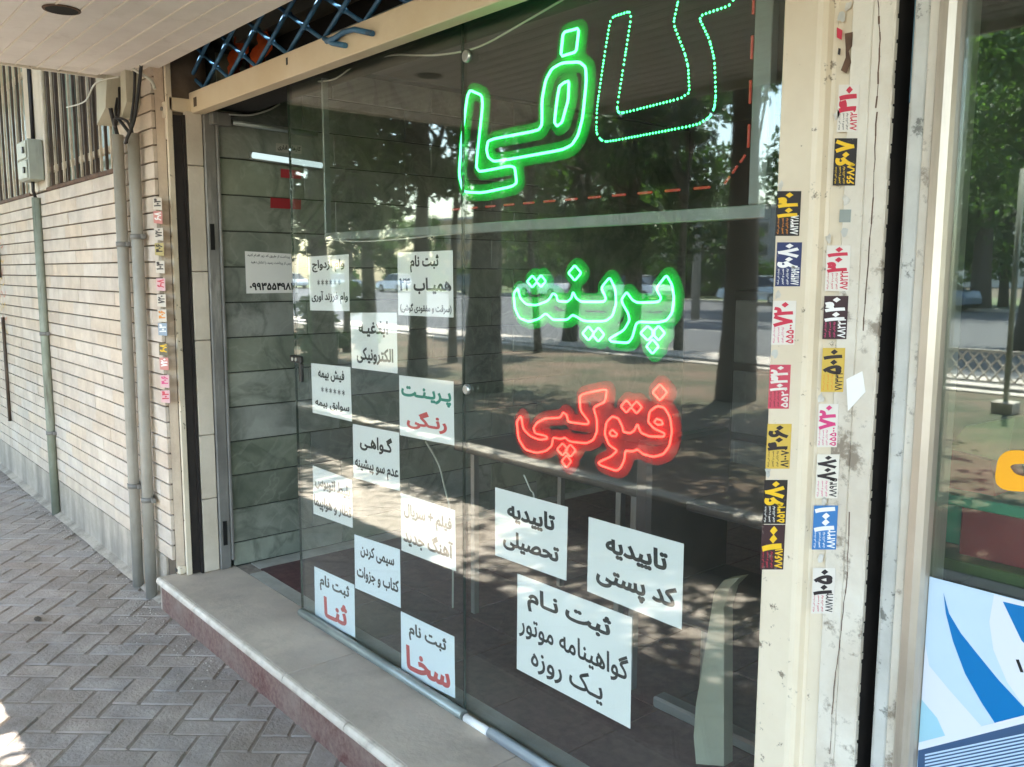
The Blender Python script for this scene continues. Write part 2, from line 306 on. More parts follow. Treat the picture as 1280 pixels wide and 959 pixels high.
def glyph_tris(s, bold=0.018, rtl=True):
    """Flat triangles of a line of text, normalised to x 0..1, y 0..1; returns verts, tris, aspect."""
    key = (s, bold)
    if key in _tc: return _tc[key]
    cu = bpy.data.curves.new('lettering_source', 'FONT'); cu.body = shape(s) if rtl else s; cu.fill_mode = 'NONE'; cu.resolution_u = 3
    ob = bpy.data.objects.new('lettering_source', cu); me = bpy.data.meshes.new_from_object(ob)
    co = [(v.co.x, v.co.y) for v in me.vertices]; nb = {}
    for e in me.edges: a, b = e.vertices; nb.setdefault(a, []).append(b); nb.setdefault(b, []).append(a)
    seen = set(); loops = []
    for a in range(len(co)):
        if a in seen or a not in nb: continue
        lp = [a]; seen.add(a); cur = a
        while True:
            nx = [q for q in nb[cur] if q not in seen]
            if not nx: break
            cur = min(nx); seen.add(cur); lp.append(cur)
        if len(lp) > 2: loops.append([co[i] for i in lp])
    # edge order follows the curve: vertex index order keeps each contour's own winding
    def area(p): return .5*sum(p[i][0]*p[(i+1) % len(p)][1]-p[(i+1) % len(p)][0]*p[i][1] for i in range(len(p)))
    def inside(pt, p):
        c = False; x, y = pt
        for i in range(len(p)):
            x1, y1 = p[i]; x2, y2 = p[i-1]
            if (y1 > y) != (y2 > y) and x < (x2-x1)*(y-y1)/(y2-y1+1e-12)+x1: c = not c
        return c
    L = [(p, area(p)) for p in loops if abs(area(p)) > 1e-5]; Q = []
    for p, A in L:
        sg = 1 if A > 0 else -1
        par = [B for q, B in L if q is not p and abs(B) > abs(A) and B*A < 0 and inside(p[0], q)]
        if par: sg = -sg
        q = []
        for i in range(len(p)):
            a, b, c = Vector(p[i-1]), Vector(p[i]), Vector(p[(i+1) % len(p)]); e1 = b-a; e2 = c-b
            if e1.length < 1e-7 or e2.length < 1e-7: continue
            e1.normalize(); e2.normalize(); n1 = Vector((e1.y, -e1.x)); n2 = Vector((e2.y, -e2.x)); nn = n1+n2
            if nn.length < 1e-4: nn = n1
            nn.normalize(); k = min(1.6, 1/max(.3, nn.dot(n1))); q.append(tuple(b+nn*bold*k*sg))
        if len(q) > 2: Q.append(q)
    pts = []; eds = []
    for q in Q:
        n0 = len(pts); pts += [Vector(v) for v in q]; eds += [(n0+i, n0+(i+1) % len(q)) for i in range(len(q))]
    V = []; T = []
    if pts:
        r_ = delaunay_2d_cdt(pts, eds, [], 0, 1e-6)
        V = [(v.x, v.y, 0) for v in r_[0]]; E0 = np.array([(*q[i], *q[(i+1) % len(q)]) for q in Q for i in range(len(q))])
        for f in r_[2]:
            cx_ = sum(V[i][0] for i in f)/len(f); cy_ = sum(V[i][1] for i in f)/len(f)
            up = (E0[:, 1] <= cy_) & (E0[:, 3] > cy_); dn = (E0[:, 3] <= cy_) & (E0[:, 1] > cy_)
            xi = E0[:, 0]+(cy_-E0[:, 1])*(E0[:, 2]-E0[:, 0])/np.where(np.abs(E0[:, 3]-E0[:, 1]) < 1e-12, 1e-12, E0[:, 3]-E0[:, 1])
            if int((up & (xi > cx_)).sum())-int((dn & (xi > cx_)).sum()) != 0: T.append(tuple(f))
        used = sorted({i for t in T for i in t}); rm = {u: k for k, u in enumerate(used)}; V = [V[u] for u in used]; T = [tuple(rm[i] for i in t) for t in T]
    bpy.data.objects.remove(ob); bpy.data.meshes.remove(me)
    if not V: return [], [], 1
    xs = [v[0] for v in V]; ys = [v[1] for v in V]; x0, x1, y0, y1 = min(xs), max(xs), min(ys), max(ys)
    W, H = x1-x0, y1-y0
    V = [((v[0]-x0)/W, (v[1]-y0)/H, v[2]) for v in V]
    _tc[key] = (V, T, W/H); return _tc[key]
def quad_at(q, u, v):       # q: TL, TR, BR, BL ; u right, v up
    tl, tr, br, bl = [np.array(p, float) for p in q]
    return (bl*(1-u)+br*u)*(1-v)+(tl*(1-u)+tr*u)*v
def letter(q, nrm, lines, name, parent, lift=.0012):
    """lines: (text, u0, u1, v0, v1, material, [bold], [rotated])"""
    mb = MB(); mats = []
    for L in lines:
        s, u0, u1, v0, v1, m = L[:6]; bold = (L[6] if len(L) > 6 else .024)*1.5; rot = L[7] if len(L) > 7 else False
        if m not in mats: mats.append(m)
        V, T, a = glyph_tris(s, bold)
        vs = []
        for x, y, z in V:
            if rot: u, v = u0+(u1-u0)*(1-y), v0+(v1-v0)*x          # text runs upwards
            else: u, v = u0+(u1-u0)*x, v0+(v1-v0)*y
            vs.append(quad_at(q, u, v)+np.array(nrm)*(lift+z*.00003))
        mb.add(vs, T, mats.index(m))
    me = mb.mesh(name, fix=False); return link(name, me, [M[k] for k in mats], parent)
def slabquad(q, nrm, t=.0006):
    n = np.array(nrm)*t; tl, tr, br, bl = [np.array(p, float) for p in q]
    return MB().add([tl+n, tr+n, br+n, bl+n, tl, tr, br, bl], [(0, 3, 2, 1), (4, 5, 6, 7), (0, 1, 5, 4), (1, 2, 6, 5), (2, 3, 7, 6), (3, 0, 4, 7)])

# ================================================================== GROUND
gnd = tag(MB().box(-150, 150, -170, 60, -.4, -.06).build('ground', M['soil']), kind='structure')
pave = tag(MB().box(-14, 6, -2.385, -.30, -.05, -.0055).build('pavement', M['sand']), kind='structure')
PW, PL, ANG = .104, .208, math.radians(48)
pv = MB().box(-PL/2+.004, PL/2-.0025, -PW/2+.004, PW/2-.0025, -.03, 0, bv=.005).mesh('paver')
pv.materials.append(M['paver'])
rest = MB(); cand = []
ca, sa = math.cos(ANG), math.sin(ANG)
for a in range(-150, 151):
    for b in range(-75, 76):
        bx, by = a*1+b*2, a*1-b*2
        for (px, py, rot) in ((bx+1, by+.5, 0), (bx+2.5, by+0, math.pi/2)):
            x = (px*ca-py*sa)*PW-5; y = (px*sa+py*ca)*PW-1.2
            if -13.8 < x < 5.5 and -2.33 < y < -.47: cand.append((x, y, rot))
def inview(x, y):
    d = np.array([x, y, 0])-CAM; z = d@_f
    if z < .2: return False
    u, v = CX+FPX*(d@AXR)/z, CY-FPX*(d@AXU)/z
    return -25 < u < 700 and v < 985 and not (x > -4.15 and y > -.5)
vis = sorted([c for c in cand if inview(c[0], c[1])], key=lambda c: math.hypot(c[0], c[1]+1.9)); keep = set(vis[:298])
for c in cand:
    x, y, rot = c; tz = rnd.choice([0, 0, 0, -.002, -.0035])+rnd.uniform(-.0015, .001); t1, t2 = rnd.gauss(0, .007), rnd.gauss(0, .007)
    if c in keep:
        o = link('paver', pv, None, pave, (x, y, tz)); o.rotation_euler = (t1, t2, ANG+rot+rnd.gauss(0, .008))
    else:
        A = ANG+rot; c2, s2 = math.cos(A), math.sin(A)
        def T(u, v, z): return (x+u*c2-v*s2, y+u*s2+v*c2, z+tz+u*t2+v*t1)
        L2, W2 = PL/2-.0025, PW/2-.0025; e = .005
        V = [T(-L2, -W2, -.02), T(L2, -W2, -.02), T(L2, W2, -.02), T(-L2, W2, -.02), T(-L2, -W2, -e), T(L2, -W2, -e), T(L2, W2, -e), T(-L2, W2, -e), T(-L2+e, -W2+e, 0), T(L2-e, -W2+e, 0), T(L2-e, W2-e, 0), T(-L2+e, W2-e, 0)]
        rest.add(V, [(0, 1, 5, 4), (1, 2, 6, 5), (2, 3, 7, 6), (3, 0, 4, 7), (4, 5, 9, 8), (5, 6, 10, 9), (6, 7, 11, 10), (7, 4, 8, 11), (8, 9, 10, 11)])
rest.build('paver_field', M['paver'], pave, kind='stuff')
# dirt and mortar fillet against the wall foot
fl = MB(); n = 60
for i in range(n):
    x0 = -9+i*(4.8/n); x1 = x0+4.8/n; a, b = .014+.002*math.sin(i*1.1), .014+.002*math.sin((i+1)*1.1)
    fl.add([(x0, -.52, .02), (x1, -.52, .02), (x1, -.55-b, .003), (x0, -.55-a, .003)], [(0, 3, 2, 1)])
fl.build('mortar_fillet', M['plinth'], pave, kind='stuff')
# small litter by the wall
for (x, y, lab) in ((157, 697, 'crumpled white paper scrap on the paving near the left wall'), (47, 775, 'small dark dry leaf on the paving by the left edge')):
    p = onz(x, y, .005); mb = MB(); k = 7
    ring = [(p[0]+.022*math.cos(i*6.283/k)*(1+.4*rnd.random()), p[1]+.014*math.sin(i*6.283/k)*(1+.4*rnd.random()), .004+.012*rnd.random()) for i in range(k)]
    mb.add(ring+[(p[0], p[1], .022), (p[0], p[1], .002)], [(i, (i+1) % k, k) for i in range(k)]+[((i+1) % k, i, k+1) for i in range(k)])
    tag(mb.build('paper_scrap' if 'paper' in lab else 'dry_leaf', M['paper'] if 'paper' in lab else M['bark']), lab, 'litter')

gm = MB(); r5 = random.Random(3)
for k in range(520):
    if k % 3: x, y = r5.uniform(-7.5, -4.2), -.53-abs(r5.gauss(0, .07))
    else: x, y = r5.uniform(-4.5, -3.2), -.60-abs(r5.gauss(0, .09))
    q = r5.uniform(.0018, .006); z0 = .001
    if x > -4.14 and y > -.58: continue
    gm.add([(x-q, y, z0), (x, y-q, z0), (x+q, y, z0), (x, y+q, z0), (x, y, z0+q*.9)], [(0, 1, 4), (1, 2, 4), (2, 3, 4), (3, 0, 4)])
gm.build('grit', M['kerb'], pave, kind='stuff')
# ================================================================== LEFT WALL
FY = -.516; PY_ = -.462
wall = thing('tiled_wall', 'long cream stone tiled wall with barred windows left of the shop', 'wall', (-6, FY, 0))
XR = -4.108
Bx('wall_core', M['joint'], wall, -12, XR-.003, FY+.012, FY+.25, 0, 2.088)
Bx('wall_core', M['joint'], wall, -4.63, XR-.003, FY+.012, FY+.25, 2.09, 3.3)
Bx('wall_core', M['joint'], wall, -6.50, -6.05, FY+.02, FY+.25, 2.09, 3.3)
Bx('wall_head', M['pilaster'], wall, -12, -4.63, FY+.002, FY+.25, 3.2, 4.0)
Bx('plinth', M['plinth'], wall, -12, XR-.10, FY-.004, FY+.012, -.03, .226, bv=.003)
Bx('end_stone', M['tile'], wall, XR-.0028, XR-.0002, FY+.0125, PY_-.001, .161, 3.3)
PITCHZ = .0744; tm = MB().box(-.5, .5, 0, .02, -.0335, .0335).mesh('stone_tile'); tm.materials.append(M['tile'])
def tilemesh(w):
    me = MB().box(-w/2+.0012, w/2-.0012, -.006, .012, -.0338, .0338, bv=.0022).mesh('stone_tile'); me.materials.append(M['tile']); return me
full = tilemesh(.345); cache = {}
far = MB(); nt_ = 0
for r in range(31):
    z = .23+PITCHZ*(r+.5)
    xl = -7.62 if r < 25 else -4.62
    x = XR; first = True
    while x > xl+.02:
        wd = .345 if not first else rnd.choice([.12, .2, .28, .345]); first = False
        if x-wd < xl: wd = x-xl
        k = round(wd, 2)
        me = full if wd == .345 else cache.setdefault(k, tilemesh(wd))
        o = link('stone_tile', me, None, wall, (x-wd/2+6, rnd.uniform(-.0015, .0015), z)); nt_ += 1
        x -= wd
    if r < 25:
        x = xl
        while x > -12: far.box(x-.343, x, FY-.006, FY+.012, z-.0338, z+.0338); x -= .345
far.build('stone_tile_field', M['tile'], wall, kind='stuff')
# stone posts between the windows
for x0, x1 in ((-6.50, -6.28), (-6.25, -6.05)): Bx('stone_post', M['pilaster'], wall, x0, x1, FY-.008, FY+.02, 2.10, 3.2, bv=.006)
for x0, x1 in ((-6.05, -4.63), (-9.4, -6.50)):
    wn = link('window', MB().box(x0, x1, FY+.12, FY+.14, 2.09, 3.2).mesh('window'), M['curtain'], wall)
    n = 4
    for i in range(n):
        if (i+int(x0)) % 3 != 1:
            a = x0+(x1-x0)*i/n+.05; b = x0+(x1-x0)*(i+1)/n-.05
            o = link('pane', MB().box(a, b, FY+.10, FY+.108, 2.13, 3.2).mesh('pane'), M['winpane'], wn, (-wn.location.x*0, 0, 0))
            o.location = (0, 0, 0)
    s = MB().box(x0, x1, FY-.012, FY+.12, 2.088, 2.112, bv=.004).build('window_sill', M['rust'], wn); s.location = (0, 0, 0)
    rl = MB().box(x0, x1, FY+.008, FY+.03, 2.20, 2.235, bv=.003).box(x0, x1, FY+.012, FY+.03, 2.86, 2.895).build('grille_rail', M['barlight'], wn); rl.location = (0, 0, 0)
    x = x0+.04; i = 0
    bm_ = MB().box(-.006, .006, -.006, .006, 0, 1.06).mesh('bar')
    while x < x1-.02:
        o = bpy.data.objects.new('bar', bm_ if i % 2 == 0 else (globals().setdefault('bm2', MB().box(-.007, .007, -.007, .007, 0, 1.06).mesh('bar')))); COL.objects.link(o)
        if not o.data.materials: o.data.materials.append(M['barlight'] if i % 2 == 0 else M['bardark'])
        o.parent = wn; o.location = (x, FY-.002, 2.115); x += .092; i += 1
    del bm_
# graffiti on the far tiles
gr = thing('graffiti', 'faded red and yellow spray scribble on tiles at the far left', 'graffiti', (-7.4, FY-.008, 1.4))
for k in range(9):
    zc = 1.15+.09*k; pts = [(-7.72+.24*j/7+rnd.uniform(-.02, .02), FY-.0086, zc+rnd.uniform(-.035, .035)) for j in range(8)]
    mb = MB()
    for p, q in zip(pts, pts[1:]):
        mb.add([(p[0], p[1], p[2]-.006), (q[0], q[1], q[2]-.006), (q[0], q[1], q[2]+.006), (p[0], p[1], p[2]+.006)], [(0, 1, 2, 3)])
    M.setdefault('spray', mat('faded red spray', 'c98f78', rough=.8)); M.setdefault('spray2', mat('faded yellow spray', 'd0b06e', rough=.8))
    mb.build('spray_stroke', M['spray'] if k % 2 else M['spray2'], gr)

# ------------------------------------------------------------------ pipes
def pipe(x, y, r, z0, z1, label, m, clamps, x_top=None):
    t = thing('service_pipe', label, 'pipe', (x, y, 0), 'grey pipes up the tiled wall')
    xt = x if x_top is None else x_top
    MB().tube([(x, y, z0), ((x+xt)/2, y, (z0+z1)/2), (xt, y, z1)], r, 16).build('pipe_tube', m, t)
    for zc in clamps:
        xc = x+(xt-x)*(zc-z0)/(z1-z0)
        c = MB().tube([(xc, y, zc-.012), (xc, y, zc+.012)], r+.004, 16).box(xc-r-.028, xc-r+.002, y+r-.01, FY-.006, zc-.012, zc+.012).box(xc+r-.002, xc+r+.03, y+.005, y+.02, zc-.010, zc+.010)
        c.build('clamp', M['greydoor'], t)
    return t
pipe(-6.24, FY-.03, .026, 0, 2.06, 'peeling grey pipe below the small junction box', M['pipeold'], (1.20, .55))
pipe(-4.515, FY-.045, .0265, 0, 2.245, 'left one of the two clean grey pipes beside the shop entrance', M['pipe'], (1.73, .53), -4.475)
pipe(-4.315, FY-.045, .0265, .0, 2.225, 'right one of the two clean grey pipes beside the shop entrance', M['pipe'], (1.76, .50), -4.245)
tag(MB().tube([(-7.58, FY-.02, .45), (-7.58, FY-.02, 1.25)], .012, 8).tube([(-7.58, FY-.02, 1.55), (-7.58, FY-.02, 1.80)], .012, 8).build('conduit', M['bardark']), 'thin dark conduit on the tiled wall at the left edge', 'conduit')
# junction box with cable
jb = thing('junction_box', 'grey green junction box mounted over the window post', 'junction box', (-6.14, FY-.04, 2.2))
Bx('box_body', M['greybox'], jb, -6.30, -6.06, FY-.10, FY-.012, 2.155, 2.40, bv=.006)
Bx('box_lid', M['greybox'], jb, -6.29, -6.07, FY-.108, FY-.101, 2.285, 2.39, bv=.003)
Bx('box_lid', M['greybox'], jb, -6.29, -6.07, FY-.108, FY-.101, 2.165, 2.275, bv=.003)
for z in (2.335, 2.215): Bx('latch', M['black'], jb, -6.14, -6.11, FY-.118, FY-.1085, z-.018, z+.018)
tag(MB().tube([(-6.20, FY-.05, 2.157), (-6.23, FY-.045, 2.10), (-6.24, FY-.03, 2.05)], .010, 8).build('cable', M['cable']), 'dark cable dropping from junction box into the pipe', 'cable')
tag(MB().tube([(-6.265, FY-.02, 2.40), (-6.27, FY-.018, 2.7), (-6.26, FY-.02, 3.1)], .012, 8).build('cable', M['cable']), 'dark cable running up the window post into the junction box', 'cable')
# sheet covers above the two pipes
def cover(pts_top, pts_bot, y0, y1, label):
    mb = MB(); (a0, a1, za), (b0, b1, zb) = pts_top, pts_bot
    mb.add([(b0, y0, zb-.03), (b1, y0, zb+.03), (a1, y0, za), (a0, y0, za), (b0, y1, zb-.03), (b1, y1, zb+.03), (a1, y1, za), (a0, y1, za)], [(0, 1, 2, 3), (7, 6, 5, 4), (0, 4, 5, 1), (1, 5, 6, 2), (3, 2, 6, 7), (0, 3, 7, 4)])
    return tag(mb.build('cable_cover', M['cover']), label, 'cable cover')
cover((-4.56, -4.37, 2.60), (-4.60, -4.45, 2.33), FY-.10, FY-.01, 'wide cream sheet metal cable cover above the pipes')
cover((-4.30, -4.235, 2.60), (-4.32, -4.235, 2.33), FY-.07, FY-.01, 'narrow cream sheet metal cover beside the wide one')
def cab(pts, r, label, m='cable', n=6):
    # catmull-rom smoothing
    P = [Vector(p) for p in pts]; out = []
    for i in range(len(P)-1):
        a, b, c, d = P[max(i-1, 0)], P[i], P[i+1], P[min(i+2, len(P)-1)]
        for k in range(6):
            t = k/6; out.append(.5*((2*b)+(c-a)*t+(2*a-5*b+4*c-d)*t*t+(-a+3*b-3*c+d)*t**3))
    out.append(P[-1]); return tag(MB().tube(out, r, n).build('cable', M[m]), label, 'cable')
cab([(-4.255, FY-.045, 2.22), (-4.245, FY-.08, 2.18), (-4.195, FY-.09, 2.19), (-4.145, FY-.07, 2.27), (-4.115, FY-.05, 2.42), (-4.095, FY-.03, 2.6)], .0075, 'thick black cable looping up out of the right pipe')
cab([(-4.475, FY-.045, 2.24), (-4.465, FY-.06, 2.29), (-4.445, FY-.08, 2.36)], .010, 'reddish dark cable leaving the left pipe under the wide cover')
cab([(-4.255, FY-.045, 2.21), (-4.305, FY-.07, 2.27), (-4.365, FY-.08, 2.32), (-4.395, FY-.06, 2.40)], .008, 'thin black cable from right pipe to the wide cover')
cab([(-4.245, FY-.045, 2.21), (-4.275, FY-.06, 2.28), (-4.345, FY-.09, 2.30), (-4.385, FY-.08, 2.27), (-4.355, FY-.07, 2.33), (-4.395, FY-.05, 2.45)], .0065, 'tangled black cable between the two covers')
cab([(-4.255, FY-.045, 2.22), (-4.215, FY-.06, 2.28), (-4.185, FY-.05, 2.40), (-4.175, FY-.04, 2.6)], .0065, 'black cable rising straight beside the narrow cover')
cab([(-4.245, FY-.02, 2.505), (-4.165, FY-.05, 2.49), (-4.085, FY-.01, 2.44), (-4.065, FY, 2.40)], .007, 'thin pale cable curling over the pilaster top', 'cablew')
cab([(-5.4, FY-.03, 2.50), (-5.0, FY-.04, 2.475), (-4.545, FY-.11, 2.485), (-4.295, FY-.08, 2.478)], .004, 'thin pale cable under the canopy end', 'cablew')

# ================================================================== DOOR JAMB (left)
jam = thing('door_jamb', 'cream stone and steel jamb at the left of the entrance', 'door jamb', (-4.12, -.46, .16))
PX0, PX1, PY = -4.105, -4.075, -.462
Bx('jamb_core', M['joint'], jam, -4.105, -4.076, PY+.012, -.3, .155, 2.9)
zs = [.16, .42, .66, .99, 1.38, 1.76, 2.19, 2.33, 2.55, 2.9]
for a, b in zip(zs, zs[1:]): Bx('stone_block', M['pilaster'], jam, PX0, PX1, PY+(.0 if b != 2.33 else -.004), PY+.013, a+.0015, b-.0015, bv=.003)
Bx('corner_trim', M['creamsteel'], jam, -4.074, -4.060, -.470, -.445, .16, 2.9, bv=.002)
Bx('guide_channel', M['darkmetal'], jam, -4.080, -4.072, -.444, -.395, .16, 2.30)
Bx('guide_channel', M['darkmetal'], jam, -4.072, -4.045, -.4045, -.395, .16, 2.30)
zs = [.16, .52, .83, 1.28, 1.60, 2.08, 2.32]
for a, b in zip(zs, zs[1:]): Bx('stone_strip', M['pilaster'], jam, -4.09, -4.045, -.392, -.318, a+.0015, b-.0015, bv=.003)
Bx('steel_post', M['greydoor'], jam, -4.085, -4.035, -.315, -.262, .16, 2.32, bv=.004)
Bx('post_lip', M['greydoor'], jam, -4.085, -4.022, -.2615, -.250, .20, 2.32, bv=.002)
Bx('lock_plate', M['black'], jam, -4.036, -4.031, -.305, -.285, 1.70, 1.82)
Bx('lock_plate', M['black'], jam, -4.036, -4.031, -.300, -.280, .28, .40)
Bx('foot_bracket', M['creamsteel'], jam, -4.15, -4.085, -.50, -.464, .162, .20, bv=.006)
MB().tube([(-4.117, -.5045, .181), (-4.117, -.4995, .181)], .012, 12).build('bolt', M['black'], jam)
# ================================================================== STEP
st = thing('stone_step', 'travertine entrance step with dark red granite riser', 'step', (-4.13, -.59, 0))
xj = [-4.13, float(onz(361, 842, .16)[0]), float(onz(630, 952, .16)[0]), -.45, .9, 2.4]
Bx('step_core', M['joint'], st, -4.12, 3, -.560, -.20, -.02, .124)
for a, b in zip(xj, xj[1:]): Bx('tread_slab', M['sill'], st, a+.0018, b-.0018, -.572, -.235, .125, .16+rnd.uniform(-.0006, .0006), bv=.0025)
nx_ = [-4.13, float(onz(236, 759, .16)[0]), float(onz(361, 842, .16)[0]), float(onz(433, 904, .16)[0]), -1.6, -.8, 0, 1.2, 2.4]
for a, b in zip(nx_, nx_[1:]):
    R = .018; prof = [(-.5722, .122), (-.5722, .160)]+[(-.580-R*math.sin(k*math.pi/6)*.9, (.1415+.0185*math.cos(k*math.pi/6))) for k in range(7)]
    MB().prism(prof, 'x', a+.0022, b-.0022).build('nosing', M['sillnose'], st)
rx = [-4.12, -3.62, float(onz(325, 839, .08)[0]), -2.7, -2.2, -1.6, -1.0, 0, 1.2, 2.4]
for a, b in zip(rx, rx[1:]): Bx('riser_panel', M['riser'], st, a+.001, b-.001, -.575, -.5605, -.02, .121, bv=.001)
Bx('end_panel', M['sill'], st, -4.134, -4.121, -.575, -.46, -.02, .122, bv=.001)

# ================================================================== BEAM AND FOLDING GRILLE
bm = thing('steel_beam', 'long cream steel beam over the shop glass', 'beam', (-4.2, -.36, 2.31))
Bx('beam_box', M['beam'], bm, -4.19, 1.0, -.362, -.305, 2.312, 2.405, bv=.003)
Bx('beam_bracket', M['pilaster'], bm, -4.125, -4.075, -.475, -.463, 2.285, 2.355, bv=.004)
Bx('bracket_tab', M['beam'], bm, -4.1, -4.06, -.46, -.3, 2.315, 2.375, bv=.003)
MB().tube([(-4.10, -.482, 2.325), (-4.10, -.474, 2.325)], .009, 10).build('bolt', M['greydoor'], bm)
Bx('beam_mark', M['bardark'], bm, -4.02, -3.985, -.3635, -.3625, 2.335, 2.375)
Bx('beam_mark', M['ink'], bm, -3.10, -3.088, -.3635, -.3625, 2.36, 2.385)
gl = thing('folding_grille', 'blue folding steel grille in the opening above the beam', 'grille', (-3, -.335, 2.4))
dx, hz = .275/2, .075
x = -4.24; n = 0
for row in range(4):
    for i in range(-1, 24):
        xa = -4.24+i*dx*2+(row % 2)*0
        for s, y in ((1, -.338), (-1, -.326)):
            za = 2.405+row*.15
            p, q = ((xa, y, za), (xa+dx*2, y, za+.15)) if s > 0 else ((xa, y, za+.15), (xa+dx*2, y, za))
            if xa > -1.4 or n > 130: continue
            mb = MB().tube([p, q], .0085, 6); mb.build('grille_bar', M['blue'], gl); n += 1
for i in range(0, 12):
    for row in range(4):
        xa = -4.24+i*dx*2
        MB().tube([(xa, -.345, 2.405+row*.15), (xa, -.318, 2.405+row*.15)], .011, 8).build('rivet', M['blue'], gl)
        if i < 11: MB().tube([(xa+dx, -.345, 2.48+row*.15), (xa+dx, -.318, 2.48+row*.15)], .011, 8).build('rivet', M['blue'], gl)
bb = MB().tube([tuple(ony(*p, -.375)) for p in ((408, 52), (418, 48), (430, 40), (443, 37), (466, 42))], .009, 8)
bb.build('bent_bar', M['blue'], gl)
MB().tube([tuple(ony(*p, -.372)) for p in ((405, 48), (415, 54), (432, 57))], .009, 8).build('bent_bar', M['blue'], gl)
for k, (px, py) in enumerate(((295, 80), (325, 68))):
    c = ony(px, py, -.18); mb = MB(); V = []; n = 9
    for j in range(n):
        for i in range(5):
            V.append((c[0]-.04+.09*i/4+.10*(j/(n-1)-.5), c[1]+.03*math.sin(i*2.1+j*.9+k), c[2]-.10+.2*j/(n-1)+.01*math.sin(i*1.3)))
    mb.add(V, [(j*5+i, j*5+i+1, j*5+i+6, j*5+i+5) for j in range(n-1) for i in range(4)], 0, True)
    tag(mb.build('orange_rag', M['orange']), ('orange rag hanging behind the left part of the blue grille', 'second orange rag behind the grille nearer the beam middle')[k], 'rag')

# ================================================================== SHOP INTERIOR (structure)
IX0, IX1, IY1 = -4.045, -.93, 3.2
sw = tag(Bx('side_wall', M['mjoint'], None, IX0-.2, IX0-.008, -.245, IY1, .0, 2.62), kind='structure')
mh = .168; z = .16-.05; r = 0
while z < 2.55:
    y = -.245-(.17 if r % 2 else 0)
    while y < 1.6:
        a, b = max(y, -.247), y+.60
        z0, z1 = max(z, .16)+.003, min(z+mh, 2.6)-.003
        o = Bx('marble_slab', M['marble'], sw, IX0-.012, IX0+rnd.uniform(-.001, .001), a+.002, b-.002, z0, z1, bv=.002)
        y += .60
    z += mh; r += 1
Bx('marble_field', M['marble'], sw, IX0-.012, IX0, 1.76, IY1, .16, 2.6)
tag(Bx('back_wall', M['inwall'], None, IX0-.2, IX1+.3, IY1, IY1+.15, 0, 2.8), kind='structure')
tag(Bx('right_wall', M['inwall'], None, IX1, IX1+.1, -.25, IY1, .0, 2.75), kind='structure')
fb = tag(Bx('shop_floor', M['joint'], None, IX0-.008, IX1, -.234, IY1, .0, .150), kind='structure')
for i in range(9):
    for j in range(8):
        Bx('floor_tile', M['infloor'], fb, IX0+.11+i*.36+.002, min(IX0+.11+(i+1)*.36-.002, IX1-.01), -.16+j*.42+.002, -.16+(j+1)*.42-.002, .1505, .158+rnd.uniform(0, .001), bv=.001)
Bx('border_strip', M['strip'], fb, IX0, IX0+.105, -.16, IY1, .1505, .1595)
Bx('threshold', M['strip'], fb, IX0+.15, IX1, -.232, -.163, .1505, .1595)
Bx('broken_patch', M['sand'], fb, IX0, IX0+.145, -.2325, -.165, .1505, .1575)
tag(Bx('shop_ceiling', M['inceil'], None, IX0-.2, IX1+.1, -.20, IY1, 2.62, 2.72), kind='structure')
# void above the beam
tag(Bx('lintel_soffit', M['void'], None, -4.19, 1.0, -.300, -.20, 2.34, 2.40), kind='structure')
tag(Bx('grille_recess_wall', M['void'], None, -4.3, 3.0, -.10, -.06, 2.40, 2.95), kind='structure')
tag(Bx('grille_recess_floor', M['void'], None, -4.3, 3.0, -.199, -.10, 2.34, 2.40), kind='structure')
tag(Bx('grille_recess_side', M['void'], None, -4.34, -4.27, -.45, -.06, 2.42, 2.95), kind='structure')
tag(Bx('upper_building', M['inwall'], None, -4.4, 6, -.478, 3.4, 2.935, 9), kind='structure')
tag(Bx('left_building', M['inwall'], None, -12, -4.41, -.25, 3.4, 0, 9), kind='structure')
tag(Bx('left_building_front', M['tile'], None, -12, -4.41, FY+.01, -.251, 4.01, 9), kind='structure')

# ================================================================== GLASS PANES
def pane(x0, x1, label):
    t = thing('glass_screen', label, 'glass panel', ((x0+x1)/2, G, .165), 'frameless shop glass panels')
    Bx('pane', M['glass'], t, x0, x1, G-.005, G+.005, .175, 2.335, bv=0)
    M.setdefault('glassedge', mat('green glass edge', '33403a', rough=.2))
    Bx('glass_edge', M['glassedge'], t, x0-.0012, x0-.0002, G-.005, G+.005, .175, 2.335)
    return t
p1 = pane(-3.285, -2.154, 'left frameless glass panel covered in a checkerboard of notices')
p2 = pane(-2.149, -1.01, 'right frameless glass panel with the neon words behind')
def disc(parent, px, py, r):
    c = ony(px, py, G-.012)
    MB().tube([(c[0], G-.006, c[2]), (c[0], G-.014, c[2]), (c[0], G-.018, c[2])], [r, r, r*.75], 20).build('glass_clamp', M['steel'], parent)
disc(p2, 583, 70, .019); disc(p2, 583, 487, .016)
# latch
lt = thing('door_latch', 'black latch on the free edge of the left glass panel', 'latch', tuple(ony(372, 450, G)))
c = ony(372, 449, G-.01)
Bx('latch_body', M['black'], lt, c[0]-.05, c[0]+.045, G-.022, G-.006, c[2]-.014, c[2]+.014, bv=.004)
Bx('latch_tail', M['black'], lt, c[0]+.025, c[0]+.045, G-.020, G-.006, c[2]-.09, c[2]-.015, bv=.003)
for dx_ in (-.02, .01): MB().tube([(c[0]+dx_, G-.0245, c[2]), (c[0]+dx_, G-.0222, c[2])], .008, 12).build('keyhole', M['steel'], lt)
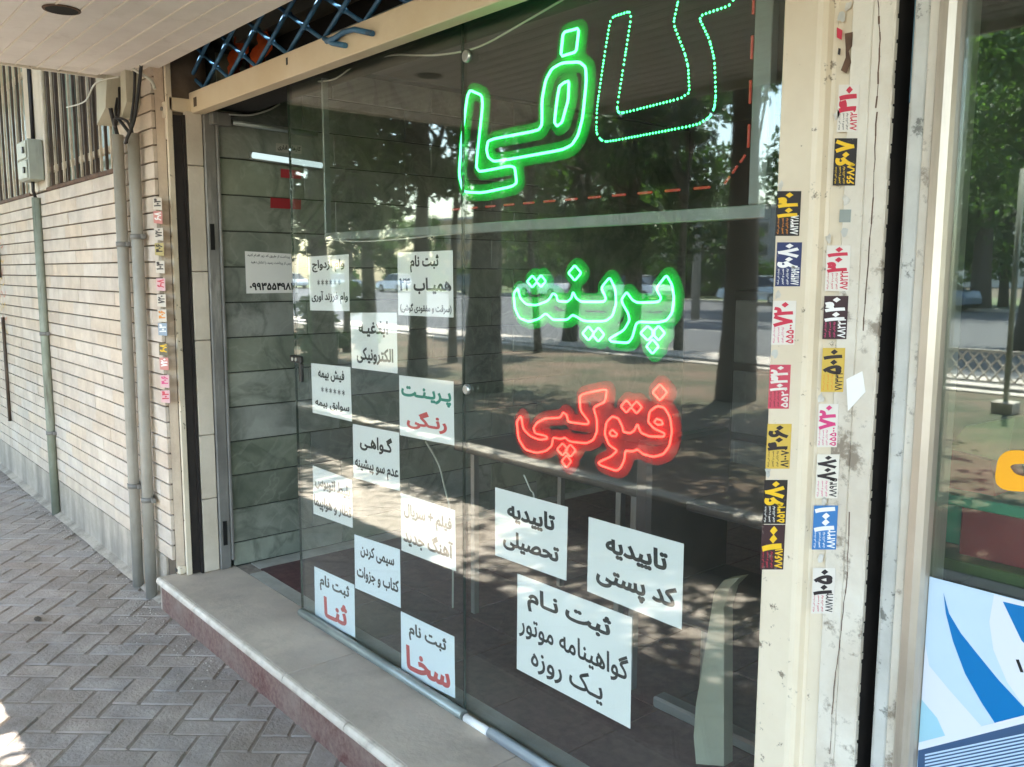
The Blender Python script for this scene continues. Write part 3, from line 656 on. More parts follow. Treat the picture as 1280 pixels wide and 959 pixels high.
# bottom draught rails
def rail(x0, x1, r, m, label):
    t = thing('glass_rail', label, 'rail', (x0, G, .16), 'rails along the foot of the glass')
    MB().tube([(x0, G-.020, .161+r), (x1, G-.020, .161+r)], r, 14).build('rail_tube', m, t)
    MB().box(x0+.004, x1-.004, G-.0195, G-.0055, .1606, .176).build('rail_seat', M['alugrey'], t)
rail(float(onz(374, 768, .17)[0]), float(onz(580, 897, .17)[0]), .017, M['alugrey'], 'long grey aluminium rail under the left glass panel')
rail(float(onz(582, 899, .17)[0]), float(onz(612, 917, .17)[0]), .014, M['paper'], 'short white rail piece between two grey rails')
M['railblue'] = mat('pale blue grey aluminium', 'a9b3bd', rough=.35, metal=.4, scale=4)
rail(float(onz(613, 918, .17)[0]), -1.02, .017, M['railblue'], 'pale bluish rail under the right glass panel')

# ================================================================== NOTICES on the inside of the glass
PYN = G+.0056
def wq(pix, Y): return [ony(x, y, Y) for x, y in pix]
GRP = 'paper notices taped inside the shop glass'
def notice(pix, lines, label, m='paper', grp=GRP):
    q = wq(pix, PYN+.0012); c = sum(q)/4
    t = thing('paper_notice', label, 'notice', (c[0], PYN, min(q[2][2], q[3][2])), grp)
    slabquad(q, (0, -1, 0), .0005).build('sheet', M[m], t)
    letter(q, (0, -1, 0), lines, 'lettering', t, .0007)
K, Rd, Gn = 'ink', 'inkred', 'inkgreen'
notice([(385, 321), (436, 318), (437, 389), (388, 388)], [('وام ازدواج', .10, .90, .70, .93, K), ('* * * * * *', .22, .80, .46, .57, K, .012), ('وام فرزند آوری', .05, .97, .12, .36, K)], 'notice with black writing and a row of stars, topmost of the left column')
notice([(389, 454), (438, 459), (440, 527), (391, 516)], [('فیش بیمه', .18, .85, .68, .92, K), ('* * * * * *', .25, .85, .45, .56, K, .012), ('سوابق بیمه', .08, .95, .12, .32, K)], 'notice with writing and stars, second of left column by the latch')
notice([(391, 582), (440, 600), (441, 660), (392, 642)], [('بلیط اتوبوس', .06, .95, .55, .85, K), ('قطار و هواپیما', .02, .98, .10, .42, K)], 'notice about train and plane tickets, third of the left column')
notice([(393, 708), (443, 731), (444, 797), (394, 773)], [('ثبت نام', .14, .88, .60, .92, K), ('ثنـا', .24, .82, .12, .52, Rd)], 'notice with one short red word, lowest of the left column', 'paperblue')
notice([(438, 391), (496, 391), (497, 467), (440, 460)], [('ابلاغیـه', .18, .82, .58, .86, K), ('الکترونیکی', .12, .92, .10, .40, K)], 'notice with two black lines, topmost of the middle column')
notice([(441, 530), (499, 541), (500, 614), (442, 597)], [('گـواهـی', .16, .86, .55, .88, K), ('عدم سو پیشینه', .04, .98, .12, .40, K)], 'notice with two black lines, middle one of the middle column')
notice([(443, 668), (500, 687), (501, 760), (444, 735)], [('سیمی کردن', .14, .88, .62, .88, K), ('کتاب و جزوات', .05, .97, .18, .46, K)], 'notice about binding books, lowest of the middle column', 'paperblue')
notice([(497, 316), (566, 313), (567, 397), (498, 394)], [('ثبت نام', .24, .76, .68, .95, K), ('همیـاب ۲۴', .03, .97, .34, .60, K, .026), ('(سرقت و مفقودی گوشی)', .04, .97, .04, .20, K)], 'notice with number 24 and a bracketed line, topmost of right column')
notice([(499, 469), (567, 477), (568, 557), (500, 544)], [('پـریـنـت', .04, .96, .58, .84, Gn, .026), ('رنـگی', .14, .88, .14, .46, Rd, .026)], 'notice with a green word above a red word')
notice([(501, 616), (569, 638), (570, 714), (502, 688)], [('فیلم + سریال', .06, .94, .55, .85, K), ('آهنگ جدید', .04, .96, .12, .46, K, .024)], 'notice about films and new songs under the green and red one')
notice([(501, 764), (568, 796), (569, 873), (502, 840)], [('ثبت نام', .16, .86, .60, .90, K), ('سخـا', .10, .92, .10, .50, Rd, .026)], 'notice with one wide red word beside the bottom glass seam', 'paperblue')
G2 = 'large paper notices low on the right glass panel'
notice([(619, 609), (710, 634), (708, 726), (619, 694)], [('تاییدیه', .18, .84, .56, .86, K, .028), ('تحصیلی', .12, .90, .14, .44, K, .028)], 'smallest white notice on the right glass panel, upper left one', grp=G2)
notice([(736, 646), (855, 680), (852, 787), (734, 739)], [('تاییدیه', .20, .85, .56, .86, K, .028), ('کد پستی', .10, .95, .12, .46, K, .028)], 'white notice on the right glass panel nearest the cream post', grp=G2)
notice([(647, 717), (790, 772), (788, 911), (646, 836)], [('ثبت نـام', .10, .84, .66, .92, K), ('گواهینامه موتور', .02, .98, .36, .64, K, .014), ('یـک روزه', .14, .78, .06, .32, K, .014)], 'largest white notice with three lines of writing on the right panel', grp=G2)

# poster and plaques on the marble side wall
def wqx(pix, X): return [onx(x, y, X) for x, y in pix]
SX = IX0+.003
q = wqx([(306, 314), (373, 318), (373, 366), (308, 367)], SX)
t = thing('wall_notice', 'white notice with small print and a phone number on marble wall', 'notice', tuple(sum(q)/4))
slabquad(q, (1, 0, 0), .001).build('sheet', M['paper'], t)
letter(q, (1, 0, 0), [('جهت پرداخت از طریق کد زیر اقدام کنید', .04, .98, .86, .95, K, .01), ('لطفا پس از پرداخت رسید را نشان دهید', .10, .96, .70, .79, K, .01), ('۰۹۹۳۵۵۴۹۸۲۰', .06, .98, .07, .26, K, .028)], 'lettering', t, .0014)
for pix, lab in (([(351, 211), (376, 214), (376, 224), (351, 222)], 'small red plaque, upper one on the marble wall'), ([(338, 247), (376, 250), (376, 262), (338, 260)], 'longer red plaque below the small red one on marble')):
    q = wqx(pix, SX); tag(slabquad(q, (1, 0, 0), .002).build('red_plaque', M.setdefault('plaque', mat('red plaque', '9c2f34', rough=.5))), lab, 'plaque')
q = wqx([(345, 179), (377, 182), (377, 193), (345, 190)], SX)
t = thing('door_label', 'small white label with black print high on marble wall', 'label', tuple(sum(q)/4)); slabquad(q, (1, 0, 0), .001).build('sheet', M['strip'], t)
letter(q, (1, 0, 0), [('کارهای اداری', .06, .96, .2, .85, K, .02)], 'lettering', t, .0014)
# ceiling rail and lit tube on the side wall
rl = thing('door_closer_rail', 'grey steel rail fixed high on the marble side wall', 'rail', (IX0+.03, 0, 2.29))
a, b = onx(290, 153, IX0+.03), onx(396, 168, IX0+.03)
MB().tube([tuple(a), tuple(b)], .013, 10).build('rail_bar', M['alugrey'], rl)
a0 = onx(278, 149, IX0+.03); Bx('rail_box', M['greydoor'], rl, IX0+.001, IX0+.05, a0[1]-.055, a0[1]+.035, a0[2]-.03, a0[2]+.03, bv=.004)
a, b = onx(316, 194, IX0+.06), onx(402, 207, IX0+.06)
lp = thing('tube_lamp', 'lit white tube lamp on the marble side wall', 'lamp', tuple((a+b)/2))
M['tubelit'] = emitl('lit tube', (.75, .95, .95), .10)
MB().tube([tuple(a), tuple(b)], .014, 12).build('lamp_tube', M['tubelit'], lp)
MB().tube([tuple(a+np.array([-.035, 0, 0])), tuple(b+np.array([-.035, 0, 0]))], .018, 6).build('lamp_back', M['alugrey'], lp)

# ================================================================== LED SIGNS
M['ledg'] = emitl('green led', (.05, 1.0, .22), .9); M['ledg2'] = emitl('bright green led', (.07, 1.0, .27), 1.05); M['ledr'] = emitl('red led', (1.0, .032, .02), 1.05); M['dashr'] = emitl('dim red led', (1.0, .14, .08), .032)
M['halo_g'] = mat('green halo acrylic', '10b04a', rough=.5); M['halo_r'] = mat('red halo acrylic', 'b02226', rough=.5)  # tinted plates added behind the tubes to show their glow as a halo
for k_ in ('halo_g', 'halo_r'):
    m = M[k_]; N = m.node_tree.nodes; L = m.node_tree.links; o_ = N['Material Output']; t_ = N.new('ShaderNodeBsdfTransparent'); a_ = N.new('ShaderNodeMixShader'); a_.inputs[0].default_value = .32
    L.new(t_.outputs[0], a_.inputs[1]); L.new(N['Principled BSDF'].outputs[0], a_.inputs[2]); L.new(a_.outputs[0], o_.inputs[0]); N['Principled BSDF'].inputs['Specular IOR Level'].default_value = 0
def smooth(p, it=2, closed=True, w=.2):
    p = [np.array(a, float) for a in p]
    for _ in range(it):
        o = []
        for i in range(len(p)):
            if not closed and i == len(p)-1: break
            a, b = p[i], p[(i+1) % len(p)]; o += [a*(1-w)+b*w, a*w+b*(1-w)]
        p = o
    return p
def backing(loops, r, y, name, m, parent, h=.006):
    """Contour-cut plate added to carry the LED halo: everything within r of the tube lines (marching squares)."""
    S = []
    for L in loops:
        for i in range(len(L)): S.append((L[i][0], L[i][2], L[(i+1) % len(L)][0], L[(i+1) % len(L)][2]))
    S = np.array(S); x0, x1 = S[:, [0, 2]].min()-r-h, S[:, [0, 2]].max()+r+h; z0, z1 = S[:, [1, 3]].min()-r-h, S[:, [1, 3]].max()+r+h
    X = np.arange(x0, x1+h, h); Z = np.arange(z0, z1+h, h); gx, gz = np.meshgrid(X, Z, indexing='ij')
    D = np.full(gx.shape, 1e9)
    for a, b, c, d in S:
        ex, ez = c-a, d-b; l2 = ex*ex+ez*ez+1e-12; t = np.clip(((gx-a)*ex+(gz-b)*ez)/l2, 0, 1)
        D = np.minimum(D, np.hypot(gx-a-t*ex, gz-b-t*ez))
    F = r-D; mb = MB(); vid = {}; vs = []; fs = []
    def vert(x, z):
        k = (round(x, 5), round(z, 5))
        if k not in vid: vid[k] = len(vs); vs.append((x, y, z))
        return vid[k]
    for i in range(len(X)-1):
        for j in range(len(Z)-1):
            c = [(i, j), (i+1, j), (i+1, j+1), (i, j+1)]; f = [F[a] for a in c]
            if max(f) <= 0: continue
            P = []
            for k in range(4):
                a, b = c[k], c[(k+1) % 4]; fa, fb_ = f[k], f[(k+1) % 4]
                if fa > 0: P.append(vert(X[a[0]], Z[a[1]]))
                if (fa > 0) != (fb_ > 0):
                    t = fa/(fa-fb_); P.append(vert(X[a[0]]+(X[b[0]]-X[a[0]])*t, Z[a[1]]+(Z[b[1]]-Z[a[1]])*t))
            P = list(dict.fromkeys(P))
            if len(P) > 2: fs.append(tuple(P))
    mb.add(vs, fs); me = mb.mesh(name, fix=False); o = link(name, me, m, parent)
    md = o.modifiers.new('thickness', 'SOLIDIFY'); md.thickness = .003; md.offset = -1 if True else 1
    return o
def pl(T, pts, Y): return [ony(*T(*p), Y) for p in pts]
def rhomb(cx_, cy_, w_, h_): return [(cx_-w_/2, cy_), (cx_, cy_-h_/2), (cx_+w_/2, cy_), (cx_, cy_+h_/2)]
ZA = lambda X, Y: (540+X/3.2, Y/3.2)
ZB = lambda X, Y: (560+X/2.82, 280+Y/2.82)
ZC = lambda X, Y: (580+X/3.368, 400+Y/3.368)
YL = -.212
kaf = [(715, 70), (800, 43), (770, 240), (740, 430), (745, 450), (765, 452), (1030, 385), (1025, 270), (1010, 210), (965, 95), (985, 0), (1010, -70), (1230, -150), (1205, 18), (1065, 65), (1110, 160), (1130, 240), (1135, 380), (1130, 430), (1110, 470), (1060, 500), (700, 568), (675, 560), (657, 530), (660, 430), (690, 220)]
fa1 = [(225, 560), (425, 522), (440, 500), (440, 400), (455, 320), (480, 275), (520, 252), (590, 248), (615, 270), (617, 330), (603, 470), (585, 540), (560, 580), (520, 600), (250, 648), (225, 630), (218, 600)]
fa2 = [(530, 330), (548, 325), (545, 400), (520, 490), (500, 505), (490, 490), (500, 400), (510, 345)]
fad = [(525, 130), (588, 113), (577, 208), (515, 226)]
ya = [(145, 358), (207, 385), (176, 668), (190, 688), (330, 660), (340, 742), (200, 772), (125, 768), (108, 700), (118, 560)]
pr1 = [(770, 180), (790, 215), (797, 260), (790, 315), (770, 340), (740, 348), (665, 345), (650, 400), (635, 420), (575, 415), (568, 405), (620, 375), (640, 340), (635, 315), (615, 280), (612, 265), (630, 240), (650, 268), (668, 278), (742, 275), (752, 262), (733, 228)]
pr2 = [(570, 188), (590, 230), (593, 280), (580, 325), (555, 343), (480, 343), (440, 320), (420, 338), (370, 338), (345, 315), (320, 335), (285, 345), (252, 332), (235, 295), (232, 245), (245, 225), (255, 262), (275, 283), (310, 287), (352, 272), (370, 245), (382, 252), (387, 272), (420, 275), (435, 262), (441, 240), (452, 262), (470, 275), (550, 275), (557, 262), (540, 225)]
prd = [rhomb(447, 173, 46, 54), rhomb(297, 203, 36, 42), rhomb(328, 202, 34, 42), rhomb(495, 386, 42, 50), rhomb(530, 390, 42, 50), rhomb(704, 385, 52, 52), rhomb(742, 385, 46, 52), rhomb(721, 432, 44, 52)]
fo1 = [(815, 362), (845, 370), (868, 410), (876, 470), (865, 530), (840, 565), (800, 577), (755, 565), (730, 545), (710, 554), (680, 550), (675, 590), (658, 625), (640, 635), (575, 612), (565, 600), (620, 575), (645, 550), (610, 525), (592, 480), (600, 430), (625, 406), (650, 415), (667, 450), (672, 472), (700, 477), (718, 465), (730, 438), (745, 475), (780, 490), (840, 492), (846, 478), (800, 457), (775, 430), (782, 385)]
fo2 = [(800, 430), (812, 416), (832, 424), (838, 440), (815, 442)]
fo3 = [(612, 475), (625, 462), (645, 480), (640, 490), (620, 488)]
fo4 = [(602, 290), (595, 345), (545, 368), (560, 420), (560, 470), (545, 505), (515, 520), (445, 512), (425, 495), (408, 502), (375, 495), (370, 530), (345, 552), (305, 560), (258, 546), (230, 500), (222, 430), (240, 402), (250, 460), (280, 490), (320, 505), (352, 500), (345, 488), (300, 478), (293, 455), (310, 430), (345, 415), (405, 412), (418, 390), (432, 400), (440, 430), (520, 440), (527, 430), (490, 380), (487, 315)]
fod = [rhomb(825, 305, 62, 70), rhomb(684, 364, 48, 52), rhomb(727, 368, 46, 52), rhomb(415, 545, 46, 52), rhomb(448, 550, 46, 52), rhomb(432, 595, 40, 52)]
def led_sign(label, T, letters, dots, m, bm_, r=.0042, back=.026, Y=YL, dotted=()):
    allp = []; t = thing('led_word_sign', label, 'LED sign', (0, 0, 0), None)
    c = sum(pl(T, letters[0], Y))/len(letters[0]); t.location = tuple(c)
    for k, L in enumerate(letters+dots):
        pts = pl(T, L, Y)
        P = smooth(pts, 2 if k < len(letters) else 1, w=.13 if k < len(letters) else .10)
        if k in dotted:
            # beads on a thin line
            mb = MB(); seg = []; tot = 0
            for i in range(len(P)):
                a, b = P[i], P[(i+1) % len(P)]; l = np.linalg.norm(b-a); n = max(1, int(round(l/.0100)))
                for j in range(n): seg.append(a+(b-a)*j/n)
            for s_ in seg:
                v = [s_+np.array(d)*.0036 for d in ((1, 0, 0), (-1, 0, 0), (0, 0, 1), (0, 0, -1), (0, -1, 0), (0, 1, 0))]
                mb.add(v, [(0, 2, 4), (2, 1, 4), (1, 3, 4), (3, 0, 4), (2, 0, 5), (1, 2, 5), (3, 1, 5), (0, 3, 5)])
            o = mb.build('led_bead_line', m, t, kind='stuff')
        else:
            MB().tube([tuple(p) for p in P], r, 6, closed=True).build('letter_outline' if k < len(letters) else 'letter_dot', m, t)
            allp.append(P)
    if allp and back: backing(allp, back, Y+.0085, 'halo_back', bm_, t)
    return t
led_sign('dotted green LED letter outline, highest and rightmost on the glass', ZA, [kaf], [], M['ledg'], M['halo_g'], dotted=(0,))
led_sign('glowing green LED word high on the glass over the panel seam', ZA, [fa1, ya], [fa2, fad], M['ledg2'], M['halo_g'], r=.0036, back=.025)
led_sign('green neon style word for print in the middle of the right panel', ZB, [pr1, pr2], prd, M['ledg2'], M['halo_g'], r=.0030, back=.023)
led_sign('red neon style word for photocopy under the green word', ZC, [fo1, fo2, fo3, fo4], fod, M['ledr'], M['halo_r'], r=.0030, back=.023)
# LED board frame
fr = thing('sign_board', 'grey aluminium frame behind the glass round the big green letters', 'sign frame', (-2.1, -.2, 1.735))
FX0, FX1, FZ0, FZ1 = -3.13, -1.13, 1.722, 2.46
Bx('frame_rail', M['alugrey'], fr, FX0, FX1, -.205, -.180, FZ0, FZ0+.030, bv=.002)
Bx('frame_rail', M['alugrey'], fr, FX0, FX1, -.205, -.180, FZ1, FZ1+.03, bv=.002)
Bx('frame_post', M['alugrey'], fr, FX0, FX0+.012, -.2055, -.1795, FZ0+.031, FZ1-.001, bv=.002)
Bx('frame_post', M['alugrey'], fr, FX1-.045, FX1, -.2055, -.1795, FZ0+.031, FZ1-.001, bv=.002)
dl = thing('dashed_led_rope', 'dim red dashed LED rope running round inside the sign frame', 'LED rope', (-2.1, -.195, 1.79))
def dash(p, q): MB().tube([p, q], .0032, 6).build('led_dash', M['dashr'], dl)
x = -2.3
while x < -1.26: dash((x, -.198, 1.80), (x+.045, -.198, 1.80)); x += .088
for a in range(3): dash((-1.245+.02*a, -.198, 1.805+.022*a), (-1.232+.02*a, -.198, 1.82+.022*a))
z = 1.88
while z < 2.4: dash((-1.185, -.198, z), (-1.185, -.198, z+.05)); z += .095
x = -3.05
while x < -2.0: dash((x, -.198, 2.372), (x+.04, -.198, 2.372)); x += .075
cab([tuple(ony(*p, -.20)) for p in ((398, 102), (420, 98), (450, 78), (490, 69), (520, 69), (555, 68), (600, 58), (660, 25), (720, -10))], .0035, 'pale cable sagging inside along the top of the glass', 'cablew')
cab([tuple(ony(*p, -.20)) for p in ((410, 300), (450, 302), (500, 299), (560, 293), (600, 290), (660, 282), (720, 278), (800, 276), (860, 270), (960, 260))], .003, 'thin pale wire drooping just under the sign frame', 'cablew')
cab([tuple(onx(*p, IX0+.03)) for p in ((280, 145), (305, 143), (330, 139), (352, 126), (362, 118), (374, 108))], .006, 'black and white cable bundle under the beam by the door')
cab([tuple(onx(*p, IX0+.05)) for p in ((286, 143), (312, 144), (335, 138), (350, 130))], .004, 'white cable beside the black bundle by the door', 'cablew')
cab([tuple(ony(*p, .15)) for p in ((532, 552), (548, 580), (556, 610), (563, 640), (566, 680), (566, 760))], .004, 'pale cable hanging down inside near the glass seam', 'cablew')
cab([tuple(ony(*p, .05)) for p in ((655, 594), (663, 612), (668, 625), (672, 700))], .003, 'brownish thin wire by the small notice', 'cablew')

# ================================================================== THINGS INSIDE THE SHOP
tb = thing('metal_table', 'dark table with thin metal legs standing behind the glass', 'table', (-1.9, .55, .16))
M['tabletop'] = mat('dark table top', '4c4644', '3d3836', rough=.5, scale=4); M['leg'] = mat('grey metal leg', '8e8d8b', rough=.35, metal=.5)
Bx('tabletop', M['tabletop'], tb, -2.9, -1.12, .25, .85, .86, .89, bv=.004)
for x, y in ((-2.82, .30), (-1.2, .30), (-2.82, .80), (-1.2, .80), (-2.0, .30), (-1.93, .30)): Bx('leg', M['leg'], tb, x-.012, x+.012, y-.012, y+.012, .16, .859)
Bx('foot_bar', M['tabletop'], tb, -1.95, -1.22, .60, .66, .40, .44, bv=.003)
ch = thing('office_chair', 'pale upright curved chair side panel behind glass next to the cream post', 'chair', (-1.3, .1, .16))
M['chairpanel'] = mat('pale olive panel', 'b3b39f', 'a1a18e', rough=.4, scale=4)
pp = [(870, 955), (905, 958), (905, 760), (912, 735), (925, 722), (905, 725), (893, 740), (870, 880), (867, 920)]
W = [ony(x, y, .02) for x, y in pp]; zmin = .16
V = [(p[0], .02, max(p[2], .16)) for p in W]; n = len(V)
MB().add(V+[(x, .06, z) for x, y, z in V], [tuple(range(n)), tuple(range(2*n-1, n-1, -1))]+[(i, i+n, (i+1) % n+n, (i+1) % n) for i in range(n)]).build('side_panel', M['chairpanel'], ch)
Bx('seat', M['tabletop'], ch, V[0][0]-.28, V[1][0]-.02, .065, .5, .58, .63, bv=.01)
Bx('backrest', M['tabletop'], ch, V[0][0]-.30, V[0][0]-.24, .07, .48, .63, 1.1, bv=.012)
MB().tube([(V[0][0]-.16, .28, .20), (V[0][0]-.16, .28, .58)], .025, 10).build('pedestal', M['leg'], ch)
Bx('foot', M['leg'], ch, V[0][0]-.36, V[0][0]+.06, .25, .31, .16, .20, bv=.008)
cb = thing('filing_cabinet', 'dim grey cabinet against the rear wall of the shop', 'cabinet', (-2.6, 2.9, .16))
Bx('cabinet_body', M['inwall'], cb, -3.2, -2.0, 2.6, 3.1, .16, 1.5, bv=.01)
for k in range(3): Bx('drawer', M['greydoor'], cb, -3.17, -2.03, 2.58, 2.599, .2+.43*k, .58+.43*k, bv=.006)

# ================================================================== RIGHT POSTS
rp = thing('steel_door_post', 'cream painted steel post with two columns of advertising stickers', 'door post', (-.95, -.36, .16))
rc = .012
prof = [(-1.002, -.26), (-1.002, -.357), (-.999, -.360), (-.930, -.360), (-.920, -.357), (-.913, -.349), (-.909, -.336), (-.902, -.331), (-.902, -.26)]
MB().prism(prof, 'z', .161, 3.0).build('post_face', M['creamsteel'], rp)
Bx('recess_strip', M['creamsteel'], rp, -.9015, -.872, -.3335, -.26, .161, 3.0)
Bx('sticker_plate', M['creamsteel2'], rp, -.8715, -.832, -.3395, -.26, .161, 3.0, bv=.0015)
Bx('outer_plate', M['creamsteel2'], rp, -.8315, -.788, -.3415, -.331, .161, 3.0, bv=.003)
Bx('shutter_guide', M['gap'], rp, -.8315, -.7895, -.3305, -.26, .161, 3.0)
mb = MB(); z = .17                                 # ragged dried filler down the gap edge
while z < 2.95:
    dz = rnd.uniform(.01, .05); mb.box(-.7895, -.7888+rnd.uniform(.0004, .0022), -.340-rnd.uniform(0, .002), -.331, z, z+dz*.8); z += dz
mb.build('ragged_filler', M['creamsteel2'], rp, kind='stuff')
tag(Bx('gap_shade', M['gap'], None, -.7875, -.750, -.27, -.24, .161, 3.0), kind='structure')  # near-black sheet, the deep shade of the open slot put into its colour
rq = thing('neighbour_post', 'weathered off white post with bluish inner edge right of the dark gap', 'door post', (-.73, -.35, .16))
Bx('inner_edge', M.setdefault('teal', mat('old blue paint', '3d6878', '55707a', rough=.6, scale=9)), rq, -.757, -.7535, -.338, -.271, 1.9, 3.0)
Bx('inner_edge', M['greypost'], rq, -.757, -.7535, -.336, -.271, .161, 1.899)
Bx('stone_face', M['greypost'], rq, -.7533, -.725, -.345, -.271, .161, 3.0, bv=.004)
Bx('paint_face', M['creamsteel2'], rq, -.7247, -.706, -.348, -.271, .161, 3.0, bv=.002)
wf = thing('window_frame', 'tan aluminium window frame of the neighbouring shop', 'window frame', (-.69, -.36, .16))
prof = [(-.7055, -.28), (-.7055, -.356), (-.700, -.364), (-.684, -.370), (-.672, -.366), (-.668, -.356), (-.668, -.28)]
MB().prism(prof, 'z', .161, 3.0).build('frame_post', M['alu'], wf)
YG2 = -.335
ng = thing('neighbour_window', 'neighbouring shop window reflecting green trees and the street', 'window', (.4, YG2, .3))
Bx('pane', M['glass2'], ng, -.667, 1.6, YG2-.004, YG2+.004, .30, 2.9)
Bx('bottom_rail', M['alu'], ng, -.667, 1.6, -.365, -.30, .161, .299, bv=.003)
tag(Bx('neighbour_floor', M['infloor'], None, -.75, 3, -.25, 3.2, 0, .17), kind='structure')
tag(Bx('neighbour_back_wall', M['inwall'], None, -.82, 3, 2.6, 2.7, 0, 2.9), kind='structure')
tag(Bx('neighbour_side_wall', M['inwall'], None, 2.9, 3, -.25, 2.6, 0, 2.9), kind='structure')
tag(Bx('neighbour_ceiling', M['inceil'], None, -.82, 3, -.25, 2.7, 2.75, 2.9), kind='structure')
tag(Bx('neighbour_front_wall', M['pilaster'], None, 1.602, 6, -.38, -.25, 0, 3.0), kind='structure')
tag(Bx('building_end_wall', M['inwall'], None, 3.01, 6, -.24, 3.4, 0, 2.94), kind='structure')
# poster inside the neighbour window
pz = lambda x, y: ony(x, y, YG2+.006)
tl_, tr_ = pz(1160, 716), pz(1280, 751); top = (tl_[2]+tr_[2])/2; PX1_ = .25
po = thing('window_poster', 'white and light blue poster with dark blue swoosh low in the window', 'poster', (-.3, YG2-.005, top-.3))
Bx('poster_sheet', M.setdefault('posterpale', mat('pale blue print', 'b7cde0', 'c3d6e6', rough=.4, scale=2)), po, -.667, PX1_, YG2-.0052, YG2-.0042, .31, top)
def pshape(pix, m, name, lift): 
    V = [pz(x, y) for x, y in pix]; V = [(min(max(p[0], -.6665), PX1_), YG2-.0053-lift, min(p[2], top-.001)) for p in V]
    P3 = [Vector((v[0], v[2], 0)) for v in V]; MB().add(V, tessellate_polygon([P3])).build(name, m, po)
M['pwhite'] = mat('print white', 'd6dae4', rough=.4); M['pcyan'] = mat('print blue', '0570b0', rough=.35); M['pteal'] = mat('print light cyan', '9cc8d8', rough=.4); M['pnavy'] = mat('print navy', '3b5578', rough=.4)
pshape([(1150, 800), (1165, 830), (1190, 860), (1230, 905), (1144, 930)], M['pwhite'], 'white_band', .0002)
pshape([(1150, 870), (1175, 895), (1185, 917), (1145, 928)], M['pteal'], 'cyan_wedge', .0004)
pshape([(1246, 740), (1240, 775), (1245, 810), (1262, 850), (1290, 890), (1330, 930), (1330, 760)], M['pwhite'], 'white_band', .0002)
pshape([(1183, 739), (1190, 765), (1205, 790), (1225, 815), (1252, 848), (1284, 882), (1284, 895), (1247, 901), (1230, 875), (1210, 840), (1195, 800), (1186, 765)], M['pcyan'], 'blue_swoosh', .0006)
pshape([(1257, 750), (1300, 760), (1310, 830), (1280, 798)], M['pcyan'], 'blue_swoosh', .0006)
pshape([(1140, 922), (1300, 888), (1420, 862), (1420, 1300), (1140, 1300)], M['pnavy'], 'printed_laptop', .0008)
pshape([(1141, 921), (1300, 887), (1420, 860), (1420, 870), (1300, 897), (1141, 931)], M['pwhite'], 'printed_edge', .0010)
M['pkeys'] = mat('print key blue', 'b8cfe8', rough=.4)
mb = MB()
for k in range(26):
    a = np.array(pz(1163+k*6, 940-k*1.6)); 
    for j in range(1):
        p = [pz(1160+k*.0-k*0, 940+k*4.2), pz(1420, 885+k*4.6), pz(1420, 887.2+k*4.6), pz(1160, 942.2+k*4.2)]
        mb.add([(max(q[0], -.66), YG2-.0066, q[2]) for q in p], [(0, 1, 2, 3)])
mb.build('printed_lines', M['pkeys'], po, kind='stuff')
pshape([(1273, 822), (1279, 838), (1283, 838), (1277, 822)], M['ink'], 'printed_mark', .0007)
# yellow vinyl letter
T_ = lambda x, y: (x, y)
yl = thing('vinyl_letter', 'round amber vinyl letter stuck on the neighbouring window', 'window letter', tuple(pz(1268, 587)))
out = smooth([np.array(pz(*p)) for p in ((1250, 572), (1262, 562), (1285, 562), (1305, 575), (1310, 600), (1290, 614), (1258, 612), (1246, 602))], 2)
hol = smooth([np.array(pz(*p)) for p in ((1264, 580), (1290, 578), (1292, 596), (1272, 592))], 2)
L1 = [Vector((p[0], p[2], 0)) for p in out]; L2 = [Vector((p[0], p[2], 0)) for p in hol]
tr = tessellate_polygon([L1, L2]); MB().add([(p[0], YG2-.0046, p[2]) for p in out+hol], tr).build('letter_face', M.setdefault('amber', mat('amber vinyl', 'f2a71b', rough=.4)), yl)
# red and green model house on display
dm = thing('model_house', 'red model house with green flat roof inside the neighbouring window', 'model house', tuple(ony(1220, 650, -.12)))
M['mred'] = mat('model red', '8f282e', '9a3030', rough=.5, scale=10); M['mgreen'] = mat('model green', '3f9270', '388664', rough=.5, scale=10); M['molive'] = mat('model olive', '66733a', '5a6632', rough=.5, scale=10)
def atY(x, y, Y=-.12): return ony(x, y, Y)
c = atY(1225, 632); zt = atY(1225, 634)[2]; zb = atY(1225, 660)[2]; x0 = atY(1172, 640)[0]
Bx('roof_slab', M['mgreen'], dm, x0, x0+.34, -.15, .14, zt, zt+.022, bv=.003)
Bx('house_wall', M['mred'], dm, x0+.05, x0+.32, -.13, .12, zt-.10, zt-.001, bv=.002)
Bx('window_panel', M['mgreen'], dm, x0+.005, x0+.049, -.12, -.10, zt-.085, zt-.002, bv=.002)
Bx('base_plate', M['molive'], dm, x0-.02, x0+.40, -.17, .2, zt-.125, zt-.101, bv=.003)
MB().prism([(x0, zt+.0225), (x0+.10, zt+.0225), (x0+.085, zt+.09), (x0+.01, zt+.10)], 'y', -.10, .05).build('upper_storey', M['mred'], dm)
MB().prism([(x0, zt+.101), (x0+.11, zt+.09), (x0+.12, zt+.18), (x0+.03, zt+.15)], 'y', -.09, .05).build('roof_pitch', M['molive'], dm)
dt = thing('display_shelf', 'dark display shelf under the model house', 'shelf', (0, 0, zt-.15))
Bx('shelf_board', M['tabletop'], dt, -.66, 1.2, -.22, .3, zt-.150, zt-.126)
for x in (-.6, 1.1): Bx('shelf_leg', M['tabletop'], dt, x, x+.04, 0, .04, .171, zt-.151)

